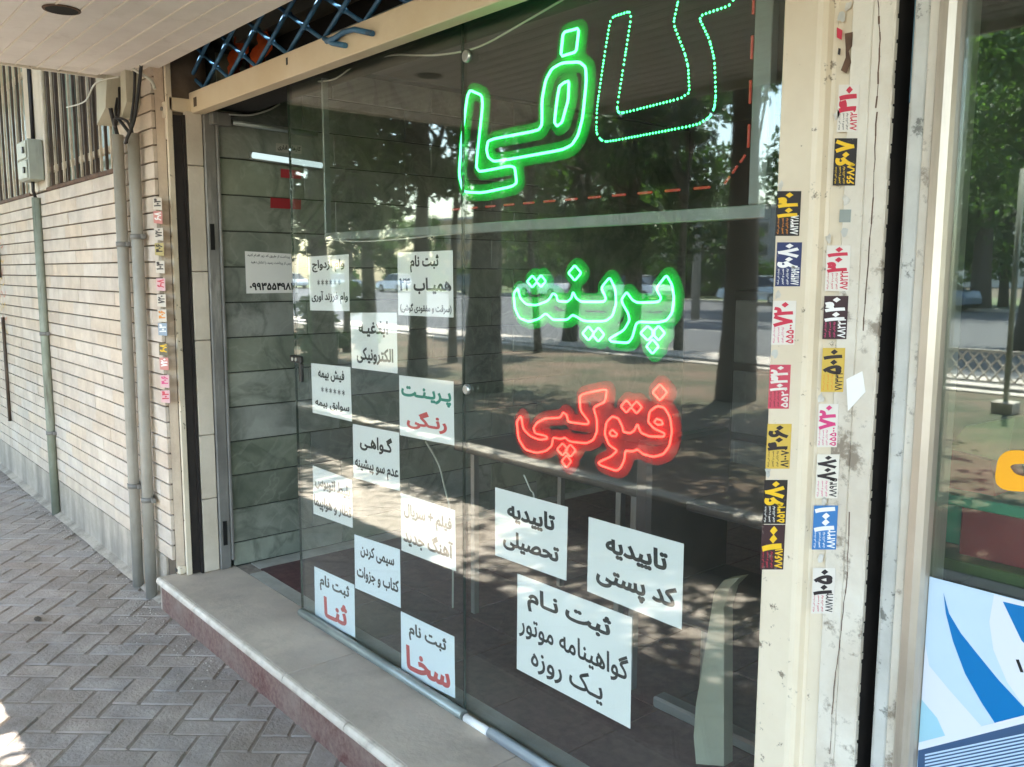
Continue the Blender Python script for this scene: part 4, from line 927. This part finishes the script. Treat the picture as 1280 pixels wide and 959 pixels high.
# ================================================================== STICKERS
def cols(*a): return a
for k, h in dict(s_black='241f1e', s_navy='2b3560', s_white='ddd6cc', s_red='c4485a', s_yell='cfae4c', s_blue='3a78b5', f_red='c9847c', f_yell='b3a36a', f_pink='d6aeb0', f_blue='92a3b4', f_cream='cfc6b8', f_black='6a6350', s_maroon='3a2326', s_cream='ded7ca', s_pink='d9a5ae').items(): M[k] = mat('sticker '+k[2:], h, rough=.5, dirt='b9ae9d', dirt_amt=.4, dscale=40, dlo=.6, dhi=.7)
for k, h in dict(i_yell='e9bd23', i_white='eceae6', i_red='c42f47', i_pink='cf3f78', i_dark='2a2224', i_orange='d8862a').items(): M[k] = mat('print '+k[2:], h, rough=.5)
def sticker(x0, x1, y0, y1, Y, bgm, big, small, bigm, smallm, sidem, label, grp):
    q = [ony(x0+(y1-y0)*.03, y0, Y), ony(x1+(y1-y0)*.03, y0, Y), ony(x1-(y1-y0)*.02, y1, Y), ony(x0-(y1-y0)*.02, y1, Y)]
    t = thing('phone_sticker', label, 'sticker', tuple(sum(q)/4), grp)
    slabquad(q, (0, -1, 0), .0004).build('sticker_film', M[bgm], t)
    L = [(big, .04, .90, .40, .97, bigm, .035, True), (small, .62, .96, .03, .46, smallm, .02, True), ('خدمات فنی شبانه', .06, .17, .04, .40, sidem, .01, True), ('نصب و تعمیر', .24, .36, .04, .40, sidem, .01, True), ('لوله بازکنی فوری', .42, .54, .04, .40, sidem, .01, True)]
    letter(q, (0, -1, 0), L, 'lettering', t, .0005)
ga, gb = 'service stickers down the post edge nearest the glass', 'service stickers down the middle of the cream post'
YA, YB = -.3606, -.3402
A = [(970, 1000, 239, 295, 's_black', '۱۰۳۰', '۸۸۴۲۲۸', 'i_yell', 'i_white', 'i_orange', 'black sticker with yellow number, topmost beside the glass'),
     (970, 1001, 303, 358, 's_navy', '۶۰۸۰', '۸۸۹۴۶۵۹۳', 'i_white', 'i_white', 'i_white', 'navy blue sticker with white number'),
     (965, 994, 376, 431, 's_white', '۷۲۰', '۵۵۵۰۰', 'i_red', 'i_red', 'i_pink', 'white sticker with red number in the column beside the glass'),
     (961, 987, 456, 511, 's_red', '۱۰۳۲۰', '۵۵۲۰', 's_white', 's_white', 'i_dark', 'red sticker with white number'),
     (958, 988, 530, 586, 's_yell', '۴۰۶۰', '۸۱۰۰۷۰', 'i_dark', 'i_dark', 'i_dark', 'pale yellow sticker with dark number in the column beside the glass'),
     (954, 983, 600, 655, 's_black', '۶۸۰', '۵۵۳۳', 'i_yell', 'i_yell', 'i_white', 'black sticker with yellow number just above the maroon one'),
     (951, 980, 656, 712, 's_maroon', '۱۰۰', '۸۸۶۸۱', 'i_yell', 'i_yell', 'i_red', 'maroon sticker with yellow number, lowest beside the glass')]
for a in A: sticker(a[0], a[1], a[2], a[3], YA, a[4], a[5], a[6], a[7], a[8], a[9], a[10], ga)
B_ = [(1047, 1073, 106, 165, 's_white', '۴۱۰', '۸۸۲۱۲۰', 'i_red', 'i_red', 'i_dark', 'whitish sticker with red number below the torn scraps'),
      (1042, 1070, 173, 232, 's_black', '۶۰۷', '۶۶۸۸', 'i_yell', 'i_yell', 'i_yell', 'black sticker with yellow number high in the middle column'),
      (1032, 1062, 307, 364, 's_white', '۳۰۱۰', '۸۵۲۲۲', 'i_red', 'i_red', 'i_red', 'white sticker with red number directly above a dark one'),
      (1029, 1059, 370, 424, 's_maroon', '۱۰۳۰', '۸۸۲۲۱', 'i_white', 'i_white', 'i_pink', 'dark sticker with white number above the yellow one'),
      (1027, 1055, 435, 490, 's_yell', '۵۰۱۰', '۷۷۳۳۲', 'i_dark', 'i_dark', 'i_orange', 'yellow sticker with dark number in the middle column'),
      (1022, 1047, 505, 559, 's_white', '۷۲۰', '۵۵۵۰۰', 'i_pink', 'i_pink', 'i_pink', 'white sticker with pink number below the yellow one'),
      (1020, 1048, 568, 623, 's_cream', '۸۰۸۰', '۸۸۹۴۵', 'i_dark', 'i_dark', 'i_pink', 'cream sticker with dark number just above the blue one'),
      (1016, 1046, 632, 687, 's_blue', '۱۰۰۱', '۸۸۴۲۲', 'i_white', 'i_white', 'i_white', 'bright blue sticker with white number'),
      (1015, 1043, 710, 767, 's_white', '۱۰۵۰', '۸۸۷۷۲۲', 'i_dark', 'i_dark', 'i_red', 'white sticker with black number and red side text, lowest on the post')]
for a in B_: sticker(a[0], a[1], a[2], a[3], YB, a[4], a[5], a[6], a[7], a[8], a[9], a[10], gb)
q = [ony(*p, -.3423) for p in ((1058, 474), (1078, 464), (1082, 490), (1060, 514))]; tag(slabquad(q, (0, -1, 0), .0004).build('white_patch', M['paper']), 'plain white torn paper patch beside the yellow sticker', 'paper patch')
q = [ony(*p, YB) for p in ((1050, 262), (1064, 262), (1063, 278), (1049, 278))]; tag(slabquad(q, (0, -1, 0), .0004).build('tape_patch', M['alugrey']), 'small grey tape patch between two stickers', 'tape')
gs = 'small stickers on the tiles beside the entrance'
sm = [(255, 'f_cream', 'i_dark', 'small scribbled white sticker, topmost on the tiles'), (272, 'f_red', 'i_white', 'small red sticker near the top of the tile column'), (293, 'f_cream', 'i_dark', 'small pale sticker below the red one'), (312, 'f_yell', 'i_dark', 'small yellow sticker on the tiles'),
      (334, 'f_cream', 'i_dark', 'small cream sticker just under the yellow one'), (356, 'f_pink', 'i_red', 'small pink sticker in the upper half of the tile column'), (376, 'f_cream', 'i_dark', 'small pale sticker between pink and light yellow ones'), (395, 'f_cream', 'i_orange', 'small cream sticker with orange print'),
      (412, 'f_blue', 'i_white', 'small faded blue sticker on the tiles'), (437, 'f_black', 'i_yell', 'small black and yellow sticker on the tiles'), (455, 'f_red', 'i_white', 'small red sticker below the black and yellow one'), (477, 'f_pink', 'i_pink', 'small pink sticker second from the bottom'), (496, 'f_pink', 'i_red', 'small red and pink sticker, lowest on the tiles')]
for i, (y, b, ink, lab) in enumerate(sm):
    x0 = 191+(y-255)*.042; q = [ony(*p, FY-.0085) for p in ((x0, y-8), (x0+11, y-8), (x0+11.6, y+8), (x0+.6, y+7))]
    t = thing('small_sticker', lab, 'sticker', tuple(sum(q)/4), gs); slabquad(q, (0, -1, 0), .0004).build('sticker_film', M[b], t)
    letter(q, (0, -1, 0), [(['۱۰۳', '۶۰۸', '۷۲۰', '۴۰۶'][i % 4], .1, .9, .25, .92, ink, .035, True)], 'lettering', t, .0005)

M['residue'] = mat('paper residue', 'd8d4cc', 'b5aea2', rough=.8, scale=30)
r3 = random.Random(5)
for k in range(13):                       # scraps of torn paper and scraped paint on the post
    px, py = [(1052, 22), (1060, 8), (1046, 145), (1058, 250), (1056, 292), (1036, 298), (976, 232), (972, 368), (968, 442), (1026, 497), (1030, 626), (1026, 698), (960, 590)][k]
    Yk = YB if px > 1005 else YA; c = ony(px, py, Yk); n = 9; P = []
    for j in range(n):
        a_ = 6.283*j/n; rr = r3.uniform(.5, 1.15); P.append((c[0]+.008*rr*math.cos(a_), Yk-.0004, c[2]+.011*rr*math.sin(a_)))
    MB().add(P, [tuple(range(n))]).build('paper_scrap', M[['residue', 'greypost', 'rust'][0 if k % 4 else 1]], rp)
def crackline(pix, Y, w, m, parent):
    P = [ony(x, y, Y) for x, y in pix]; Q = []
    for a_, b_ in zip(P, P[1:]):
        for j in range(6): q = a_+(b_-a_)*j/6; Q.append(q+np.array([r3.uniform(-.0012, .0012), 0, 0]))
    mb = MB()
    for a_, b_ in zip(Q, Q[1:]):
        ww = w*r3.uniform(.3, 1.2); mb.add([(a_[0]-ww, Y, a_[2]), (a_[0]+ww, Y, a_[2]), (b_[0]+ww, Y, b_[2]), (b_[0]-ww, Y, b_[2])], [(0, 1, 2, 3)])
    mb.build('paint_crack', m, parent)
crackline([(1096, 140), (1092, 230), (1085, 330), (1078, 430)], -.3419, .0012, M['rust'], rp)
crackline([(1062, 640), (1058, 730), (1050, 800), (1042, 860), (1036, 959)], -.3419, .0010, M['rust'], rp)
crackline([(1028, 30), (1022, 180), (1014, 330), (1008, 480), (1000, 640), (992, 820), (984, 959)], -.3340, .0008, M['bardark'], rp)
crackline([(1098, 0), (1100, 60), (1094, 150)], -.3419, .0016, M['rust'], rp)
ts = thing('torn_sticker', 'dark red scraps of a torn sticker, highest on the cream post', 'sticker', tuple(ony(1056, 65, YB)))
for pix, mm in (([(1046, 34), (1053, 38), (1052, 50), (1046, 47)], 'i_red'), ([(1056, 42), (1066, 40), (1065, 58), (1061, 64), (1064, 78), (1058, 92), (1051, 88), (1057, 72), (1057, 60)], 'rust'), ([(1048, 60), (1051, 61), (1050, 69), (1047, 68)], 'i_dark'), ([(1064, 74), (1067, 76), (1066, 94), (1063, 92)], 's_cream')):
    V = [ony(x, y, YB-.0006) for x, y in pix]; MB().add(V, tessellate_polygon([[Vector((v[0], v[2], 0)) for v in V]])).build('sticker_scrap', M[mm], ts)
# ================================================================== CANOPY
cn = thing('canopy', 'panelled cream canopy soffit over the pavement', 'canopy', (-1, -1.3, 2.5))
ys = -.478; i = 0; CXR = 5.5
while ys > -2.12:
    xl = -4.44 if i > 1 else (-4.33, -4.40)[i]
    yb = ys-.078
    Bx('soffit_board', M['soffit'], cn, xl, CXR, yb, ys, 2.500+rnd.uniform(0, .0012), 2.515, bv=.0015)
    Bx('board_lip', M['soffitlip'], cn, xl, CXR, yb-.0062, yb-.0008, 2.4975, 2.515)
    ys = yb-.007; i += 1
YE = ys
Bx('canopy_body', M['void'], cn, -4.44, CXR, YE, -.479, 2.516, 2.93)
Bx('fascia', M['creamsteel2'], cn, -4.44, CXR, YE-.02, YE-.001, 2.46, 2.98)
Bx('end_cap', M['creamsteel2'], cn, -4.452, -4.4405, YE-.02, -.56, 2.49, 2.98)
for x, lab in ((-3.42, 'dark recessed downlight hole in the canopy soffit'), (-1.2, None), (1.0, None)):
    if lab:
        d = thing('downlight', lab, 'downlight', (x, -1.04, 2.5))
        MB().tube([(x, -1.04, 2.4985), (x, -1.04, 2.4955)], [.062, .060], 24).build('rim', M['rust'], d)
        MB().tube([(x, -1.04, 2.4953), (x, -1.04, 2.4945)], .052, 24).build('dark_hole', M['void'], d)

tag(Bx('added_sun_blocker', M['creamsteel2'], None, -16, -4.46, -2.85, FY+.009, 4.02, 4.4), kind='structure')  # unseen slab added to keep direct sun off the left wall
# ================================================================== THE STREET (seen in the glass)
bed = tag(MB().box(-60, 40, -9.3, -2.52, -.05, .24).build('planting_bed', M['soil']), kind='structure')
Bx('bed_wall', M['bedwall'], bed, -60, 40, -2.50, -2.39, -.04, .325, bv=.006)
Bx('bed_coping', M['kerb'], bed, -60, 40, -2.515, -2.38, .326, .352, bv=.006)
rd = tag(MB().box(-150, 100, -39, -9.55, -.05, -.02).build('road', M['asphalt']), kind='structure')
Bx('kerb', M['kerb'], rd, -150, 100, -9.54, -9.32, -.05, .26, bv=.01)
Bx('kerb', M['kerb'], rd, -150, 100, -39.3, -39.01, -.05, .12, bv=.01)
M['concrete'] = mat('pale footway', 'b8aea2', 'a59b90', rough=.9, scale=1)
Bx('median_strip', M['concrete'], rd, -150, 100, -12.6, -11.4, -.019, .08, bv=.01)
mb = MB()
for k in range(40): mb.box(-80+k*4.0, -78+k*4.0, -19.1, -18.98, -.0195, -.016)
mb.build('lane_marking', M['kerb'], rd, kind='stuff')
tag(MB().box(-150, 100, -60, -39.31, -.05, .06).build('far_lawn', M['lawn']), kind='structure')
# leaf crowns
def crown_mesh(seed, n, R, H, m, leaf=.085, clumps=26):
    r = np.random.RandomState(seed); C = []
    for _ in range(clumps):
        a = r.rand()*6.283; t = r.rand(); rr = R*np.sqrt(r.rand())*(.35+.65*np.sin(np.pi*(.15+.8*t))); C.append((rr*np.cos(a), rr*np.sin(a), t*H, .6+.6*r.rand()))
    C = np.array(C); k = r.randint(0, len(C), n); d = r.randn(n, 3); d /= np.linalg.norm(d, axis=1)[:, None]
    P = C[k, :3]+d*(C[k, 3]*(r.rand(n)**.45)*R*.36)[:, None]*np.array([1, 1, .75])
    u = r.randn(n, 3); u /= np.linalg.norm(u, axis=1)[:, None]; v = np.cross(u, r.randn(n, 3)); v /= np.linalg.norm(v, axis=1)[:, None]
    s = leaf*(.6+.8*r.rand(n))[:, None]; V = np.stack([P-u*s, P-v*s*.42, P+u*s, P+v*s*.42], 1).reshape(-1, 3)
    me = bpy.data.meshes.new('crown'); me.vertices.add(4*n); me.vertices.foreach_set('co', V.ravel()); me.loops.add(4*n); me.loops.foreach_set('vertex_index', np.arange(4*n)); me.polygons.add(n); me.polygons.foreach_set('loop_start', np.arange(0, 4*n, 4)); me.polygons.foreach_set('loop_total', np.full(n, 4)); me.update(); me.validate()
    me.materials.append(m); return me, C
CR = [crown_mesh(11, 14000, 2.5, 4.2, M['leaf'], .09, 40), crown_mesh(12, 13000, 2.0, 5.0, M['leaf2'], .085, 40), crown_mesh(13, 13000, 3.0, 3.4, M['leaf2'], .10, 44)]
def tree(x, y, z0, kind, h, tr_r, label, lean=0, fork=True, sc=1.0):
    t = thing('street_tree', label, 'tree', (x, y, z0), 'street trees reflected in the glass')
    me, C = CR[kind]; r = random.Random(int(abs(x*31+y*17)))
    mb = MB(); pts = []; rad = []
    for k in range(9):
        f = k/8; pts.append((lean*f+.06*math.sin(f*5+x), .05*math.cos(f*4+y), f*(h+2.2*sc))); rad.append(tr_r*(1.12 if k == 0 else 1)*(1-.7*f))
    mb.tube(pts, rad, 10)
    for c in C[:14]:
        b = pts[r.choice([4, 5, 6, 7])]; e = (c[0]*sc+lean, c[1]*sc, h+c[2]*sc)
        m_ = tuple((b[i]+e[i])/2+r.uniform(-.15, .15) for i in range(3)); mb.tube([b, m_, e], [tr_r*.35, tr_r*.2, tr_r*.06], 5)
    o = link('trunk', mb.mesh('trunk'), M['bark'], t, (0, 0, 0))
    o = link('crown', me, None, t, (lean, 0, h)); o.scale = (sc, sc, sc); o.rotation_euler.z = r.random()*6.28
TL = [((608, 488), .25, 0, 3.5, .23, 'thick dark trunk with pale green crown mirrored at the panel seam'),
      ((523, 470), .25, 1, 2.5, .135, 'straight dark trunk mirrored under the notice with number 24'),
      ((463, 452), .25, 1, 2.2, .13, 'tree mirrored behind the middle column of notices'),
      ((403, 470), .25, 0, 1.8, .17, 'leafy tree mirrored near the free edge of the left panel'),
      ((716, 432), -.02, 0, 2.1, .18, 'slim trunk mirrored left of the green neon word'),
      ((785, 440), -.02, 1, 2.0, .24, 'broad leafy tree mirrored behind the green neon word'),
      ((932, 400), -.02, 1, 5.5, .17, 'dark forked tree mirrored beside the cream post'),
      ((438, 440), .25, 1, 3.0, .07, 'thin young tree mirrored over the first notice of the middle column'), ((566, 452), .25, 1, 3.4, .075, 'thin young tree mirrored just left of the panel seam'), ((668, 440), .25, 1, 3.2, .07, 'thin young tree mirrored through the first neon letters'), ((846, 438), .25, 1, 3.6, .08, 'thin young tree mirrored between neon word and lamp post'),
      ((1012, 390), -.02, 0, 3.0, .30, 'tree mirrored behind the cream post'),
      ((1225, 389), -.02, 2, 4.0, .45, 'wide bright green tree mirrored in the neighbouring window'),
      ((1290, 440), -.02, 0, 3.2, .30, 'bushy tree mirrored at the right edge of the neighbouring window')]
for (px, py), z0, kd, h, tr_r, lab in TL:
    x, y, z = mirz(px, py, z0); dist = math.hypot(x, y+1.9); s = max(.8, min(2.2, dist/17)); s *= .62 if px == 932 else .45 if tr_r < .1 else 1; h *= 1.5 if px == 932 else 1; tree(x, y, z0, kd, h*max(1, s*.8), tr_r, lab, lean=rnd.uniform(-.3, .3), sc=s)
for (x, y, kd, h, s, lab) in ((-.6, -5.2, 0, 4.0, 1.1, 'tree in the bed straight across from the shop'), (-2.38, -3.7, 0, 3.7, .80, 'tree in the bed straight across from the cream post'), (2.8, -5.6, 2, 3.8, 1.1, 'tree in the bed across from the neighbouring shop'), (-5.6, -6.6, 0, 4.8, .8, 'tree in the bed across from the entrance'), (-14.5, -5.0, 1, 3.0, 1.0, 'tree in the bed far up the pavement')):
    tree(x, y, .24, kd, h, .2, lab, sc=s)
FT = [(440, 381, 1, 2.2, 1.5, 'far tree mirrored above the middle column of notices'), (486, 386, 0, 2.0, 1.3, 'far tree mirrored just left of the notice with number 24'), (536, 380, 1, 1.8, .9, 'dense far tree mirrored above the notice with number 24'),
      (668, 383, 0, 1.8, 1.2, 'bright far tree mirrored over the first green neon letter'), (692, 380, 1, 2.2, 1.9, 'tall far tree mirrored under the green LED word'), (735, 386, 2, 2.0, 1.5, 'wide far tree mirrored left of the dotted letter'), (775, 381, 0, 2.2, 2.0, 'tall far tree mirrored under the dotted letter'), (822, 384, 1, 2.0, 1.7, 'dark far tree mirrored left of the lamp post'),
      (858, 382, 2, 1.2, 1.0, 'small far tree mirrored beside the lamp post'), (905, 384, 1, 1.4, 1.1, 'low far tree mirrored right of the lamp post'), (1180, 380, 1, 2.2, 2.2, 'tall far tree mirrored beside the tan window frame'), (1255, 378, 0, 2.2, 2.4, 'tallest far tree mirrored in the neighbouring window')]
for px, py, kd, h, sc_, lab in FT:
    x, y, _z = mirz(px, py, .06); y_ = -43-rnd.uniform(0, 6); f_ = (y_+.53-1.9*-1-.0)/1; x = x*(y_-1.37)/(y-1.37); tree(x, y_, .06, kd, h, .24, lab, sc=sc_)
hd = tag(MB().box(-120, 40, -51, -50.9, .05, .06).build('far_hedge_bed', M['lawn']), kind='structure')
me_h, _c = crown_mesh(31, 7000, 3.0, 1.5, M['leaf2'], .16, 30)
for i, px in enumerate((420, 520, 610, 700, 790, 880, 960)):
    x, y, _z = mirz(px, 381, .06); x = x*(-49-1.37)/(y-1.37)
    t = thing('far_bush', ['clipped bush', 'wide bush', 'dark bush', 'round bush', 'loose bush', 'low bush', 'last bush'][i]+' behind the parked cars '+['farthest up the street', 'near the left seam', 'by the kiosk', 'under the green LED word', 'under the dotted letter', 'by the lamp post', 'next to the cream post'][i], 'bush', (x, -49, .06), 'bushes behind the parked cars')
    o = link('foliage', me_h, None, t, (0, 0, -.2)); o.scale = (1.6, .6, 1.2); o.rotation_euler.z = .0; link('stem', MB().tube([(0, 0, -.05), (.05, 0, .6)], .06, 6).mesh('stem'), M['bark'], t, (0, 0, 0))
# bush
bx, by, _ = mirz(415, 452, .25); me, _C = crown_mesh(21, 2500, .7, 1.0, M['leaf'], .06, 10)
t = thing('shrub', 'low leafy shrub mirrored between two notices of the left column', 'shrub', (bx, by, .24)); link('foliage', me, None, t, (0, 0, .1))
link('stem', MB().tube([(0, 0, -.02), (.02, 0, .5)], .03, 6).mesh('stem'), M['bark'], t, (0, 0, 0))
# lamp post, thin pole
x, y, _ = mirz(869, 400, -.02)
lpst = thing('lamp_post', 'pale slim lamp post mirrored right of the green neon word', 'lamp post', (x, y, 0)); MB().tube([(x, y, 0), (x, y, 9)], [.16, .09], 10).build('pole', M['pipe'], lpst); MB().tube([(x, y, 9), (x+.6, y, 9.4), (x+1.6, y, 9.5)], .05, 6).build('arm', M['pipe'], lpst)
x, y, _ = mirz(1263, 515, .24)
pp_ = thing('sign_pole', 'thin pale pole mirrored in the neighbouring window', 'pole', (x, y, .24)); MB().tube([(x, y, .24), (x, y, 2.6)], .028, 8).build('pole', M['pipeold'], pp_); Bx('pole_foot', M['kerb'], pp_, x-.1, x+.1, y-.1, y+.1, .2405, .36, bv=.01)
# lattice median fence
lf = thing('lattice_fence', 'low pale lattice fence along the road median', 'fence', (-6, -11.3, .08)); mb = MB()
for k in range(90):
    x = -6.4+k*.16; mb.tube([(x, -11.9, .10), (x+.3, -11.9, .5)], .014, 4, caps=False); mb.tube([(x+.3, -11.93, .10), (x, -11.93, .5)], .014, 4, caps=False)
mb.build('lattice', M['kerb'], lf, kind='stuff'); Bx('top_rail', M['kerb'], lf, -6.4, 8.2, -11.94, -11.88, .501, .54); Bx('bottom_rail', M['kerb'], lf, -6.4, 8.2, -11.94, -11.88, .081, .099)
# parked cars
M['wheel'] = mat('tyre', '161616', rough=.8); M['cglass'] = mat('car glass', '20262a', rough=.08); M['rim'] = mat('wheel rim', 'a8abad', rough=.3, metal=.8)
def car(x, y, paint, label):
    t = thing('parked_car', label, 'car', (x, y, 0), 'cars parked along the far kerb')
    body = [(-2.1, .35), (-2.12, .62), (-2.0, .82), (-1.25, .92), (1.35, .95), (2.0, .88), (2.1, .6), (2.08, .35), (1.7, .28), (-1.7, .28)]
    def pr(poly, hw, inset, ztop):
        n = len(poly); V = []
        for s in (-1, 1):
            for px, pz_ in poly: V.append((px, s*(hw-(inset if pz_ > ztop else 0)), pz_))
        return MB().add(V, [tuple(range(n)), tuple(range(2*n-1, n-1, -1))]+[(i, i+n, (i+1) % n+n, (i+1) % n) for i in range(n)])
    link('body', pr(body, .84, .06, .8).mesh('body'), paint, t, (0, 0, 0))
    cabp = [(-1.2, .925), (-.55, 1.36), (.0, 1.44), (.75, 1.42), (1.5, .955)]
    link('cabin_glass', pr(cabp, .74, .12, 1.2).mesh('cabin_glass'), M['cglass'], t, (0, 0, 0))
    link('roof', MB().prism([(-.6, 1.37), (.0, 1.455), (.78, 1.43), (.8, 1.46), (.0, 1.49), (-.62, 1.40)], 'y', -.6, .6).mesh('roof'), paint, t, (0, 0, 0))
    for wx in (-1.3, 1.3):
        for sy in (-1, 1):
            w_ = link('wheel', MB().tube([(wx, sy*.68, .31), (wx, sy*.86, .31)], .31, 18).mesh('wheel'), M['wheel'], t, (0, 0, 0)); link('rim', MB().tube([(wx, sy*.861, .31), (wx, sy*.87, .31)], .19, 14).mesh('rim'), M['rim'], w_, (0, 0, 0))
    for sy in (-.6, .6):
        link('headlight', MB().box(-2.13, -2.05, sy-.14, sy+.14, .62, .74, bv=.01).mesh('headlight'), M['rim'], t, (0, 0, 0))
    return t
pw = mat('white car paint', 'e6e8ea', rough=.25, coat=.6); pd = mat('dark car paint', '2c3036', rough=.25, coat=.6); ps = mat('silver car paint', '9fa5aa', rough=.3, metal=.5, coat=.5); pb = mat('blue car paint', '35506e', rough=.3, coat=.5)
for i, (x, p_) in enumerate(((-56, pw), (-49, ps), (-42.5, pw), (-36, pd), (-30, pw), (-24.5, pw), (-18.5, ps), (-12.5, pb), (-6.5, pw), (-.5, pd))):
    car(x*1.42, -37.9, p_, '%s car parked along the far kerb, %s' % ({id(pw): 'white', id(ps): 'silver', id(pd): 'dark', id(pb): 'blue'}[id(p_)], ['outermost up the street', 'second up the street', 'in front of the tall block', 'between two white cars', 'beside the dark car', 'next to a silver car', 'in the middle of the row', 'in the row end half', 'before the last one', 'last of the row'][i]))
# buildings over the road
M['bpale'] = mat('pale render', 'c9c4b8', 'bab4a6', rough=.9, scale=.3); M['bgrey'] = mat('grey render', '8f928f', '7f827f', rough=.9, scale=.3); M['bbrick'] = mat('yellow brick', 'b59f7a', 'a38d69', rough=.9, scale=.5); M['bwin'] = mat('far window glass', '2e3a42', rough=.15)
def building(x0, x1, y, h, m, label):
    t = thing('street_building', label, 'building', ((x0+x1)/2, y, 0), 'buildings over the road')
    Bx('wall', m, t, x0, x1, y-10, y, 0, h); Bx('parapet', M['bpale'], t, x0-.1, x1+.1, y-10.1, y+.1, h+.001, h+.5)
    nf = int(h//3.2); nb = int((x1-x0)//3.2)
    for f in range(nf):
        for b in range(nb):
            xa = x0+.9+b*(x1-x0-.6)/nb; w_ = Bx('window', M['bpale'], t, xa-.08, xa+1.68, y+.001, y+.08, .9+f*3.2, 2.66+f*3.2)
            o = MB().box(xa, xa+1.6, y+.03, y+.09, .98+f*3.2, 2.58+f*3.2).mesh('window_pane'); link('window_pane', o, M['bwin'], w_, (0, 0, 0))
building(-150, -120, -105, 12, M['bbrick'], 'yellow brick block far up the street'); building(-108, -84, -108, 8, M['bpale'], 'low pale block behind the trees'); building(-76, -58, -110, 11, M['bgrey'], 'grey block behind the trees'); building(-50, -30, -112, 9, M['bpale'], 'pale block behind the trees nearer the middle'); building(-20, 10, -108, 12, M['bbrick'], 'yellow brick block straight across')
# kiosk
x, y, _ = mirz(602, 398, -.02)
kx = thing('street_kiosk', 'reddish brown kiosk mirrored behind the panel seam', 'kiosk', (-25, -40.8, .06))
Bx('kiosk_wall', M.setdefault('kbrown', mat('kiosk brown', '8a4a32', rough=.7)), kx, -26.2, -23.8, -42.6, -41, .061, 2.3); Bx('kiosk_roof', M['greydoor'], kx, -26.4, -23.6, -42.8, -40.8, 2.301, 2.5); Bx('kiosk_window', M['bwin'], kx, -25.8, -24.2, -40.999, -40.97, 1.1, 1.9)
